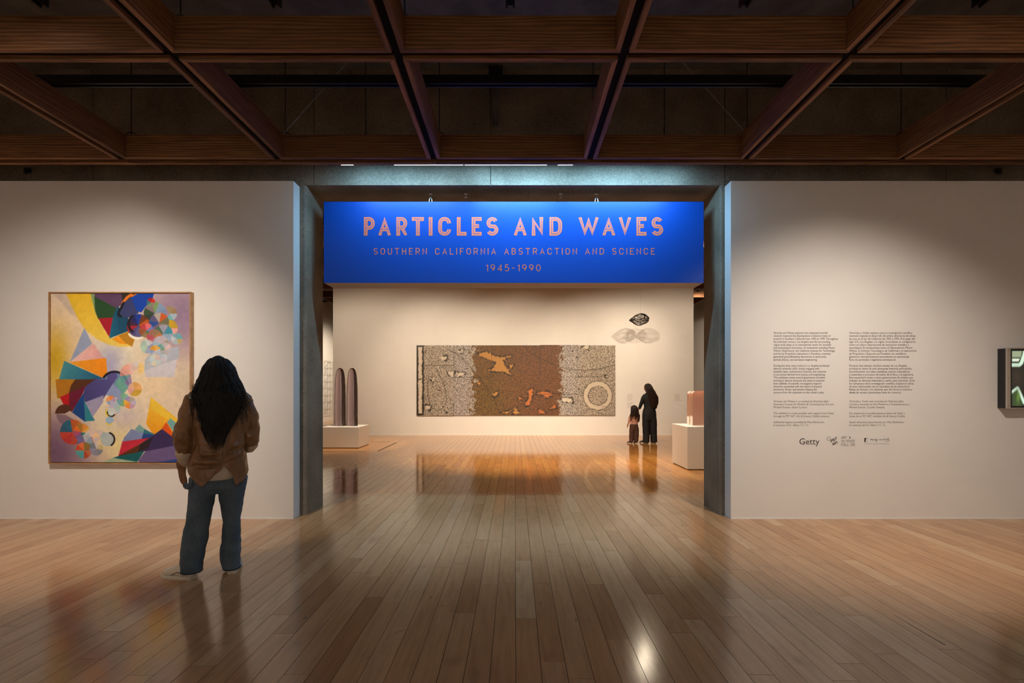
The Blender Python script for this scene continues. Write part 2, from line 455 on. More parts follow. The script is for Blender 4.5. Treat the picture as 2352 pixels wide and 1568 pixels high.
# floor: sub-floor with every strip plank on it
floor = struct(MB().box(XL - 0.3, XR + 0.3, YB - 0.2, YF + 0.3, -0.12, -0.012).build('floor', M['subfloor']))
PW = 0.131
planks = []
k0 = int((XL) / PW) - 1
for k in range(k0, int(XR / PW) + 2):
    x0 = 0.004 + k * PW
    y = YB + random.uniform(-1.6, 0)
    while y < YF:
        ln = random.choice((0.55, 0.8, 1.05, 1.3, 1.55, 1.8, 2.1, 2.4))
        if max(y, YB) < min(y + ln, YF) - 0.05:
            planks.append((x0, max(y, YB), min(y + ln, YF)))
        y += ln
def plank_score(p):
    x0, ya, yb = p
    ya2 = max(ya, 2.43)
    if yb <= ya2 + 0.02: return 0.0
    xm = x0 + PW / 2; ym = (ya2 + yb) / 2
    u = CX + xm / ym * F
    if u < -20 or u > 2372: return 0.0
    if WY - 0.1 < ya2 and not (WL < xm / ya2 * PY0 < WR): return 0.0
    return PW * F / ym * (F * CH / ya2 - F * CH / yb)
order = sorted(range(len(planks)), key=lambda i: -plank_score(planks[i]))
single = set(i for i in order[:300])
def tone_attr(me, cols):
    a = me.attributes.new('tone', 'FLOAT_COLOR', 'FACE')
    a.data.foreach_set('color', np.asarray(cols, dtype=np.float32).ravel())
rest = MB(); rest_t = []
G = 0.0014
for i, (x0, ya, yb) in enumerate(planks):
    t = min(1, max(0, random.gauss(0.64, 0.16)))
    if random.random() < 0.07: t *= 0.55
    c = (t, random.random(), random.random(), 1)
    dz = random.uniform(-0.0004, 0.0)
    if i in single:
        xm, ym = x0 + PW / 2, (ya + yb) / 2
        mb = MB().box(x0 + G - xm, x0 + PW - G - xm, ya + G - ym, yb - G - ym, -0.0118, dz)
        me = mb.mesh('plank'); tone_attr(me, [c] * 6)
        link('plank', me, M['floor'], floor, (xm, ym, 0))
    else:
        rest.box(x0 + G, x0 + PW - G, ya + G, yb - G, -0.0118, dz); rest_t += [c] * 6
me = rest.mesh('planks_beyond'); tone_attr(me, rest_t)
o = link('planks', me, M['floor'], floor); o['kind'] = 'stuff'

# white walls of the front gallery
struct(MB().box(XL, WL, WY, PY0 - 0.002, 0.0, WT).build('wall_left', M['white']), 'white gallery wall with the framed abstract painting')
struct(MB().box(WR, XR, WY, PY0 - 0.002, 0.0, WT).build('wall_right', M['white']), 'white gallery wall with the printed introduction text')
struct(MB().box(XL, WL, WY - 0.004, WY - 0.0002, 0.0, 0.013).build('baseboard_left', M['skirting']))
struct(MB().box(WR, XR, WY - 0.004, WY - 0.0002, 0.0, 0.013).build('baseboard_right', M['skirting']))

# concrete portal: core with panels proud of the joints
CTOP = 6.35
portal = MB()
portal.box(XL, OL - 0.03, PY0 + 0.03, PY1, 0, CTOP).box(OR + 0.03, XR, PY0 + 0.03, PY1, 0, CTOP).box(OL - 0.03, OR + 0.03, PY0 + 0.03, PY1, OT + 0.03, CTOP)
wp = struct(portal.build('wall_portal', M['concrete']), 'concrete portal between the two galleries')
def cpanel(name, poly, y0, y1, parent=wp):
    return MB().prism(poly, y0, y1).build(name, M['concrete'], parent)
jn = [XL, -4.85, -2.31, -0.28, 2.41, 4.95, XR]
g = 0.004
for a, b in zip(jn[:-1], jn[1:]):
    for z0, z1 in ((OT, 5.0), (5.0, CTOP)):
        za = z0
        cpanel('concrete_panel', [(a + g, za + (g if z0 > 4 else 0)), (b - g, za + (g if z0 > 4 else 0)), (b - g, z1 - g), (a + g, z1 - g)], PY0, PY0 + 0.031)
# soffit slabs and jambs with chamfered arrises
for a, b in ((OL, 0.16), (0.16, OR)):
    MB().box(a + 0.002, b - 0.002, PY0 + 0.0312, PY1 + 0.004, OT, OT + 0.031).build('soffit_panel', M['concrete'], wp)
ch = 0.022
for s, xo in ((-1, OL), (1, OR)):
    xa = xo + s * 0.20
    pts = [(xo + s * ch, PY0), (xa, PY0), (xa, PY1 + 0.004), (xo, PY1 + 0.004), (xo, PY0 + ch)]
    if s > 0: pts = pts[::-1]
    mbj = MB().loft([[(a, b, 0.0) for a, b in pts], [(a, b, OT) for a, b in pts]])
    mbj.build('jamb_panel', M['concrete'], wp)

# far gallery walls, side walls and the wall behind the visitor
struct(MB().box(-5.72, 5.61, 15.46, 15.72, 0, GH2 - 0.05).build('wall_partition', M['white']), 'tall white partition wall carrying the long mural')
struct(MB().box(-5.72, 5.61, 15.456, 15.4598, 0, 0.02).build('baseboard_partition', M['skirting']))
struct(MB().box(XL - 0.2, XL, PY1, YF, 0, GH2).box(XL - 0.2, XL, PY1, YF, GH2, CTOP).build('wall_far_left', M['white']))
struct(MB().box(XR, XR + 0.2, PY1, YF, 0, CTOP).build('wall_far_right', M['white']))
struct(MB().box(XL - 0.2, XR + 0.2, YF, YF + 0.2, 0, CTOP).build('wall_far_end', M['white']))
struct(MB().box(XL - 0.2, XL, YB, PY1, 0, CTOP).build('wall_front_left', M['white']))
struct(MB().box(XR, XR + 0.2, YB, PY1, 0, CTOP).build('wall_front_right', M['white']))
struct(MB().box(XL - 0.2, XR + 0.2, YB - 0.2, YB, 0, CTOP).build('wall_behind', M['white']))
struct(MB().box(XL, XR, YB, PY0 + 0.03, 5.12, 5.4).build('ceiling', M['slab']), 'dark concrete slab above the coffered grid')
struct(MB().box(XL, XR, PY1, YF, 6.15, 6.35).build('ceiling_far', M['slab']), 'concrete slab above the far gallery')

# ------------------------------------------------------------------ coffered timber grid
S, GAP, TH, BH = 1.59, 0.062, 0.036, 0.235
half = (S - GAP) / 2
def board_mesh():
    # mitred board lying along +X, outer face at y = 0, inner face at y = -TH
    mb = MB()
    e = 0.0015
    a, b = -half + e, half - e
    mb.loft([[(a, 0, 0), (b, 0, 0), (b - TH, -TH, 0), (a + TH, -TH, 0)], [(a, 0, BH), (b, 0, BH), (b - TH, -TH, BH), (a + TH, -TH, BH)]])
    return mb.mesh('board')
BOARD = board_mesh(); BOARD.materials.append(M['wood'])
def coffer(cx, cy, z, label, group):
    r = tag(empty('ceiling_coffer', (cx, cy, z)), label, 'ceiling frame', group)
    for k in range(4):
        a = k * math.pi / 2
        o = bpy.data.objects.new('board', BOARD); COL.objects.link(o)
        o.parent = r; o.location = (-math.sin(a) * half, math.cos(a) * half, 0); o.rotation_euler = (0, 0, a)
    return r
NX = [-0.033 + (k + 0.5) * S for k in range(-5, 5)]
NY = [5.05 - k * S for k in range(6)]
for i in range(len(NX) - 1):
    for j in range(len(NY) - 1):
        coffer((NX[i] + NX[i + 1]) / 2, (NY[j] + NY[j + 1]) / 2, GH,
               ('square dark-stained timber ceiling frame in the row next to the concrete portal',
                'square dark-stained timber ceiling frame in the second row out from the portal',
                'square dark-stained timber ceiling frame in the rows over the visitors entrance side')[min(j, 2)],
               'front gallery coffers, row %d from the portal' % (min(j, 2) + 1))
NY2 = [6.9 + k * S for k in range(12)]
for i in range(len(NX) - 1):
    for j in range(len(NY2) - 1):
        coffer((NX[i] + NX[i + 1]) / 2, (NY2[j] + NY2[j + 1]) / 2, GH2,
               'square timber ceiling frame of the higher grid behind the blue sign', 'far gallery coffers')
# black bars recessed in the gaps
for grp, xs, ys, z in (('front', NX, NY, GH), ('far', NX, NY2, GH2)):
    ya, yb = min(ys), max(ys)
    for x in xs:
        o = MB().box(-GAP / 2 + 0.001, GAP / 2 - 0.001, ya - 0.02, yb + 0.02, 0.03, 0.19).build('grid_bar', M['groove'], None, (x, 0, z))
        tag(o, 'black bar running lengthwise in the joint between timber coffers of the %s grid' % ('front' if grp == 'front' else 'higher far'), 'bar', grp + ' lengthwise bars')
    hb = GAP / 2
    for y in ys:
        for x0, x1 in zip(xs[:-1], xs[1:]):
            o = MB().box(x0 + hb, x1 - hb, -hb + 0.001, hb - 0.001, 0.032, 0.188).build('grid_bar', M['groove'], None, (0, y, z))
            tag(o, 'short black bar set crosswise in the joint between timber coffers of the %s grid' % ('front' if grp == 'front' else 'higher far'), 'bar', grp + ' crosswise bars')
# closing board along the last joint in front of the portal
for i in range(len(NX) - 1):
    o = MB().box(-S / 2 + 0.001, S / 2 - 0.001, 0, 0.044, 0, BH).build('edge_board', M['wood'], None, ((NX[i] + NX[i + 1]) / 2, 5.095, GH))
    tag(o, 'timber edge board closing the front ceiling grid before the concrete portal', 'board', 'grid edge boards')

# hanger rods, brackets and diagonal stays over the grid
for x in NX:
    for y in NY[:3]:
        r = tag(empty('hanger_rod', (x + 0.045, y + 0.03, GH + BH)), 'thin steel rod hanging the timber grid from the slab', 'rod', 'grid hanger rods')
        MB().tube([(0, 0, 0.02), (0, 0, 5.12 - GH - BH)], 0.005, 6).build('rod', M['black'], r)
        MB().box(-0.06, 0.05, -0.03, 0.03, 0.0, 0.02).build('bracket', M['black'], r)
        MB().tube([(0.0 + 0.05 * math.cos(t), 0, 0.04 + 0.035 * math.sin(t)) for t in np.linspace(0, math.pi, 9)], 0.005, 5).build('loop', M['black'], r)
for s in (-1, 1):
    o = MB().tube([(s * 2.37, 5.0, GH + BH), (s * 1.39, 5.0, 5.12)], 0.004, 5).build('brace_wire', M['palewire'])
    tag(o, 'pale diagonal brace wire above the timber grid', 'wire', 'diagonal brace wires')

# tracks
TZ = CH + 2.60
def track(pts, label, group, z):
    (xa, ya), (xb, yb) = pts
    r = tag(empty('lighting_track', ((xa + xb) / 2, (ya + yb) / 2, z)), label, 'track', group)
    hx, hy = abs(xb - xa) / 2, abs(yb - ya) / 2
    w = 0.03
    if hx > hy:
        MB().box(-hx, hx, -w, w, 0.02, 0.075).build('rail', M['black'], r)
        MB().box(-hx, hx, -w, -w + 0.012, 0, 0.021).box(-hx, hx, w - 0.012, w, 0, 0.021).build('lip', M['black'], r)
    else:
        MB().box(-w, w, -hy, hy, 0.02, 0.075).build('rail', M['black'], r)
        MB().box(-w, -w + 0.012, -hy, hy, 0, 0.021).box(w - 0.012, w, -hy, hy, 0, 0.021).build('lip', M['black'], r)
    return r
track(((-7.1, 4.25), (7.1, 4.25)), 'long black lighting track running crosswise above the front timber grid', None, TZ + 0.02)
for k in range(-3, 4):
    track(((-0.033 + k * S, -1.2), (-0.033 + k * S, 3.36)), 'black lighting track running lengthwise above a front coffer', 'lengthwise tracks', TZ)
track(((-7.0, 11.3), (7.0, 11.3)), 'black lighting track crossing the far gallery before the mural wall', None, 5.06)

track(((-7.0, 7.6), (7.0, 7.6)), 'black lighting track crossing the far gallery just behind the blue sign', None, 5.06)
track(((-8.2, 20.4), (-2.6, 20.4)), 'short black lighting track before the wire lattice wall', None, 5.06)
track(((4.9, 16.8), (8.3, 16.8)), 'short black lighting track behind the partition, before the right side wall', None, 5.06)
# conduit, sensors
r = tag(empty('conduit', (-0.22, PY0, 4.1)), 'dark vertical conduit with a junction box on the concrete above the portal', 'conduit')
MB().tube([(0, -0.035, 0.35), (0, -0.035, 1.0)], 0.03, 10).build('pipe', M['slab'], r)
MB().box(-0.08, 0.08, -0.09, -0.002, 0.86, 1.0).build('junction_box', M['black'], r)
MB().tube([(-0.08 + 0.16 * t, -0.1, 0.86 - 0.12 * math.sin(math.pi * t)) for t in np.linspace(0, 1, 10)], 0.006, 5).build('cable', M['black'], r)
for x, lb in ((-5.58, 'small black sensor on the concrete above the painting wall'), (5.53, 'small black sensor on the concrete above the text wall')):
    r = tag(empty('wall_sensor', (x, PY0, 3.86)), lb, 'sensor')
    MB().bbox(-0.03, 0.03, -0.04, -0.001, 0.07, 0.115, 0.006).build('body', M['black'], r)
    MB().tube([(0, -0.02, 0.075), (0, -0.05, 0.05)], [0.014, 0.018], 10).build('head', M['black'], r)

# ------------------------------------------------------------------ lamps
def spotlight(p, aim, watts, deg, blend, col, rad, near):
    lab = ('unseen black track spotlight of the front gallery aimed at a white wall' if near
           else 'track spotlight of the far gallery mounted above the mural room')
    r = tag(empty('track_spotlight', p), lab, 'spotlight', 'front spotlights' if near else 'far spotlights')
    d = (Vector(aim) - Vector(p)).normalized()
    top = (TZ if near else 5.06) - p[2]
    MB().box(-0.02, 0.02, -0.05, 0.05, top - 0.04, top - 0.0005).build('adapter', M['black'], r)
    MB().tube([(0, 0, top - 0.041), tuple(-d * 0.05)], 0.009, 6).build('stem', M['black'], r)
    h = MB().tube([tuple(-d * 0.16), tuple(-d * 0.15), tuple(-d * 0.02), tuple(d * 0.0)], [rad * 0.7, rad * 1.15, rad * 1.3, rad * 1.3], 16)
    h.build('housing', M['black'] if near else M['steel'], r)
    MB().tube([tuple(d * -0.02), tuple(d * 0.0), tuple(d * 0.065)], rad * 1.34, 16, cap=False).build('snoot', M['black'], r)
    MB().tube([tuple(d * 0.001), tuple(d * 0.004)], rad * 1.1, 16).build('lens', M['lensfront'] if near else M['lens'], r)
    ld = bpy.data.lights.new('spot_light', 'SPOT')
    ld.energy = watts; ld.color = col; ld.spot_size = math.radians(deg); ld.spot_blend = blend; ld.shadow_soft_size = rad * 0.7
    lo = bpy.data.objects.new('spot_light', ld); COL.objects.link(lo)
    lo.parent = r
    lo.location = tuple(d * 0.066)
    lo.rotation_euler = d.to_track_quat('-Z', 'Y').to_euler()
for i, a in enumerate(LAMPS):
    spotlight(*a, near=a[0][1] < 5)

# cool LED wash bar behind the last beam, lighting the hanging sign
bar = tag(empty('led_wash_bar', (0, 5.27, CH + 2.402)), 'cool LED wash bar behind the last timber beam, above the blue sign', 'light bar')
MB().box(-1.9, 1.9, -0.035, 0.03, 0.012, 0.07).build('housing', M['black'], bar)
for x in (-1.6, 0.0, 1.6):
    MB().box(x - 0.02, x + 0.02, -0.1305, -0.035, 0.03, 0.05).build('bracket', M['black'], bar)
for x in (-1.6, 1.6):
    MB().tube([(x, 0, 0.07), (x, 0, 5.12 - CH - 2.402)], 0.006, 6).build('hanger', M['black'], bar)
for x0, x1 in ((-1.87, -1.74), (-1.30, -0.56), (-0.54, 0.34), (0.46, 0.62)):
    MB().box(x0, x1, -0.02, 0.024, 0.006, 0.0118).build('led_strip', M['led'], bar)
for x, ln, w in BLUE_WASH:
    ld = bpy.data.lights.new('wash_light', 'AREA')
    ld.shape = 'RECTANGLE'; ld.size = ln; ld.size_y = 0.05
    ld.energy = w; ld.color = COOL
    lo = bpy.data.objects.new('wash_light', ld); COL.objects.link(lo); lo.parent = bar
    lo.location = (x, 0.045, 0.03)
    dv = Vector((0, 0.42, -0.91))
    lo.rotation_euler = dv.to_track_quat('-Z', 'Y').to_euler()

# ------------------------------------------------------------------ stroke lettering
def arc(cx, cy, rx, ry, a0, a1, n=10):
    return [(cx + rx * math.cos(math.radians(a0 + (a1 - a0) * t / n)), cy + ry * math.sin(math.radians(a0 + (a1 - a0) * t / n))) for t in range(n + 1)]
def rrect(w, h, r, full=True):
    return arc(w - r, h - r, r, r, 90, 0, 6) + arc(w - r, r, r, r, 0, -90, 6) + arc(r, r, r, r, -90, -180, 6) + arc(r, h - r, r, r, 180, 90, 6)
GL = {}
def gl(ch, w, *st): GL[ch] = (w, st)
gl('P', .58, [(0, 0), (0, 1)], [(0, 1), (.30, 1)] + arc(.30, .70, .28, .30, 90, -90, 8) + [(0, .40)])
gl('A', .66, [(0, 0), (.33, 1), (.66, 0)], [(.10, .30), (.56, .30)])
gl('R', .58, [(0, 0), (0, 1)], [(0, 1), (.30, 1)] + arc(.30, .71, .28, .29, 90, -90, 8) + [(0, .42)], [(.30, .42), (.58, 0)])
gl('T', .62, [(0, 1), (.62, 1)], [(.31, 1), (.31, 0)])
gl('I', .0, [(0, 0), (0, 1)])
gl('C', .62, [(.62, .70)] + arc(.34, .70, .28, .30, 0, 90, 6) + arc(.28, .70, .28, .30, 90, 180, 6) + arc(.28, .30, .28, .30, 180, 270, 6) + arc(.34, .30, .28, .30, 270, 360, 6))
gl('L', .50, [(0, 1), (0, 0), (.50, 0)])
gl('E', .52, [(.52, 1), (0, 1), (0, 0), (.52, 0)], [(0, .52), (.46, .52)])
gl('S', .58, arc(.29, .735, .27, .265, 25, 240, 12) + arc(.29, .265, .29, .265, 60, -155, 12))
gl('N', .58, [(0, 0), (0, 1), (.58, 0), (.58, 1)])
gl('D', .60, [(0, 0), (0, 1), (.30, 1)] + arc(.30, .66, .30, .34, 90, 0, 6) + arc(.30, .34, .30, .34, 0, -90, 6) + [(0, 0)])
gl('W', 1.0, [(0, 1), (.27, 0), (.5, .85), (.73, 0), (1.0, 1)])
gl('V', .64, [(0, 1), (.32, 0), (.64, 1)])
gl('O', .62, arc(.31, .66, .31, .34, 180, 0, 12) + arc(.31, .34, .31, .34, 0, -180, 12) + [(0, .66)])
gl('U', .58, [(0, 1)] + arc(.29, .29, .29, .29, 180, 360, 12) + [(.58, 1)])
gl('H', .56, [(0, 0), (0, 1)], [(.56, 0), (.56, 1)], [(0, .5), (.56, .5)])
gl('F', .50, [(.50, 1), (0, 1), (0, 0)], [(0, .5), (.44, .5)])
gl('B', .56, [(0, 0), (0, 1)], [(0, 1), (.28, 1)] + arc(.28, .76, .24, .24, 90, -90, 8) + [(0, .52)], [(.28, .52)] + arc(.28, .26, .28, .26, 90, -90, 8) + [(0, 0)])
gl('1', .22, [(0, .8), (.22, 1), (.22, 0)])
gl('9', .58, arc(.29, .70, .29, .30, -60, 300, 20), arc(.0, .70, .58, .70, 0, -62, 8))
gl('4', .64, [(.50, 0), (.50, 1)], [(.50, 1), (.0, .25), (.64, .25)])
gl('5', .56, [(.50, 1), (.08, 1), (.04, .56)] + arc(.26, .31, .30, .31, 110, -150, 12))
gl('0', .62, arc(.31, .5, .31, .5, 90, 450, 24))
gl('-', .42, [(0, .48), (.42, .48)])
gl('Y', .62, [(0, 1), (.31, .48), (.62, 1)], [(.31, .48), (.31, 0)])
gl('G', .62, [(.62, .72)] + arc(.33, .68, .29, .32, 10, 180, 10) + arc(.31, .32, .31, .32, 180, 360, 12) + [(.62, .46), (.34, .46)])

def ribbon(mb, pts, w, y):
    """polyline in XZ drawn as a flat strip of width w with mitred joints"""
    P = [Vector((a, b)) for a, b in pts]
    Q = [P[0]]
    for p in P[1:]:
        if (p - Q[-1]).length > 1e-6: Q.append(p)
    closed = (Q[0] - Q[-1]).length < 1e-5
    if closed: Q = Q[:-1]
    n = len(Q); L_, R_ = [], []
    for i in range(n):
        a = Q[i - 1] if (i > 0 or closed) else None
        b = Q[(i + 1) % n] if (i < n - 1 or closed) else None
        d1 = (Q[i] - a).normalized() if a is not None else None
        d2 = (b - Q[i]).normalized() if b is not None else None
        if d1 is None: d1 = d2
        if d2 is None: d2 = d1
        n1 = Vector((-d1.y, d1.x)); n2 = Vector((-d2.y, d2.x))
        mt = n1 + n2
        if mt.length < 1e-4: mt = n1
        mt.normalize(); k = min(1.0 / max(mt.dot(n1), 0.3), 2.6)
        L_.append(Q[i] + mt * (w / 2 * k)); R_.append(Q[i] - mt * (w / 2 * k))
    vs_ = [(p.x, y, p.y) for p in L_] + [(p.x, y, p.y) for p in R_]
    fs_ = [(i, (i + 1) % n, n + (i + 1) % n, n + i) for i in range(n if closed else n - 1)]
    mb.add(vs_, fs_)

def glyph(mb, ch, x0, x1, z0, z1, w, y, inset=True):
    """fit the outline of a glyph (stroke width w included) in the box x0..x1, z0..z1"""
    gw, st = GL[ch]
    h = w / 2
    for si, s in enumerate(st):
        pts = [((x0 + h + (px_ / gw if gw else 0) * (x1 - x0 - w)), z0 + h * (1 if True else 0) + pz * (z1 - z0 - w)) for px_, pz in s]
        # strokes that end on the cap or base line run the full height
        out = []
        for (a, b), (u, v) in zip(pts, s):
            out.append((a, b))
        def ext(i, j):
            (u, v) = s[i]; (u2, v2) = s[j]
            if v in (0, 1) and abs(v - v2) > 0.3:
                dx = out[i][0] - out[j][0]; dz = out[i][1] - out[j][1]; l = math.hypot(dx, dz)
                e = h * l / abs(dz)
                out[i] = (out[i][0] + dx / l * e, out[i][1] + dz / l * e)
            elif u in (0, gw) and gw and v == v2 and v in (0, 1):
                out[i] = (x1 if u == gw else x0, out[i][1])
        if s[0] != s[-1]:
            ext(0, 1); ext(-1, -2)
        n0 = len(mb.v)
        ribbon(mb, out, w, y - si * 0.00025)
        mb.v[n0:] = [(min(max(a, x0), x1), b, min(max(c, z0), z1)) for a, b, c in mb.v[n0:]]

# ------------------------------------------------------------------ hanging blue sign
SY = 5.75; SS = SY / F
sx0, sx1 = -2.234, 2.203; sz0, sz1 = 2.69, 3.637
sign = tag(empty('hanging_sign', (0, 0, 0)), 'long ultramarine exhibition title sign hanging in the concrete portal', 'sign')
MB().box(sx0, sx1, SY + 0.006, SY + 0.31, sz0, sz1).build('sign_case', M['signwhite'], sign)
MB().box(sx0, sx1, SY + 0.006, SY + 0.31, sz1 + 0.0002, sz1 + 0.003).build('bounce_blocker', M['black'], sign)  # unseen black sheet, added to stop light bouncing up onto the soffit
MB().box(sx0 - 0.001, sx1 + 0.001, SY, SY + 0.0055, sz0, sz1).build('sign_face', M['blue'], sign)
def sx(u): return (u - CX) * SS
def sz(v): return CH - (v - CY) * SS
t1, t2 = MB(), MB()
z4 = lambda a: 640 + a * .2551
z5 = lambda a: 1180 + a * .2551
title = [('P', z4(768), z4(866)), ('A', z4(897), z4(1012)), ('R', z4(1060), z4(1158)), ('T', z4(1200), z4(1308)), ('I', z4(1352), z4(1387)),
         ('C', z4(1437), z4(1552)), ('L', z4(1605), z4(1692)), ('E', z4(1738), z4(1828)), ('S', z4(1870), z4(1978)),
         ('A', z5(0), z5(117)), ('N', z5(162), z5(265)), ('D', z5(322), z5(435)),
         ('W', z5(583), z5(765)), ('A', z5(797), z5(915)), ('V', z5(945), z5(1058)), ('E', z5(1105), z5(1195)), ('S', z5(1238), z5(1345))]
SW = 8.6 * SS
tl = []
for wi, (i_, j_) in enumerate(((0, 9), (9, 12), (12, 17))):
    t1, t2 = MB(), MB()
    for ch_, a, b in title[i_:j_]:
        glyph(t1, ch_, sx(a), sx(b), sz(541), sz(498.5), SW, SY - 0.0012)
        h = SW / 2 - 0.5 * SS
        glyph(t2, ch_, sx(a) + h, sx(b) - h, sz(541) + h, sz(498.5) - h, 1.0 * SS, SY - 0.0020)
    o = t1.build('title_word', M['coral'], sign); o['label'] = 'coral inline capitals'
    t2.build('letter_inline', M['blue'], o)
def spaced(name, text, u0, u1, v0, v1, w, space=.40):
    hgt = v1 - v0
    ws = [(GL[c][0] * hgt * 0.92 + w) if c != ' ' else space * hgt for c in text]
    tot = sum(ws); gap = (u1 - u0 - tot) / (len(text) - 1)
    u = u0; mb = MB()
    for c, cw in zip(text + ' ', ws + [0]):
        if c != ' ':
            glyph(mb, c, sx(u), sx(u + cw), sz(v1), sz(v0), w * SS, SY - 0.0012)
        else:
            mb.build(name, M['coral'], sign); mb = MB()
        u += cw + gap
spaced('subtitle_word', 'SOUTHERN CALIFORNIA ABSTRACTION AND SCIENCE', 858, 1504, 569.5, 584.5, 1.7)
spaced('date_lettering', '1945-1990', 1116, 1242, 607, 623, 1.8)
for u, long in ((989, 1), (1070, 0), (1288, 0), (1370, 1)):
    X = (u - CX) / F * 5.89
    hk = empty('hook', (X, 5.89, OT)); hk.parent = sign
    MB().lathe([(0.022, 0.0), (0.022, -0.008), (0.012, -0.012)], n=14).build('plate', M['steel'], hk)
    MB().tube([(0, 0, -0.01), (0, 0, -0.03)] + [(0.011 * math.sin(t), 0, -0.041 + 0.011 * math.cos(t)) for t in np.linspace(0, 5.6, 14)], 0.0042, 6).build('eye_bolt', M['steel'], hk)
    if long:
        lp = [(0.017 * math.sin(t), 0.0, -0.098 + (0.045 if math.cos(t) > 0 else 0.045) * math.cos(t)) for t in np.linspace(0, 2 * math.pi, 24)]
        MB().tube(lp, 0.0050, 6).build('shackle', M['steel'], hk)
        MB().tube([(0, 0, -0.135), (0, 0, sz1 - OT + 0.001)], 0.006, 6).build('eye_screw', M['steel'], hk)

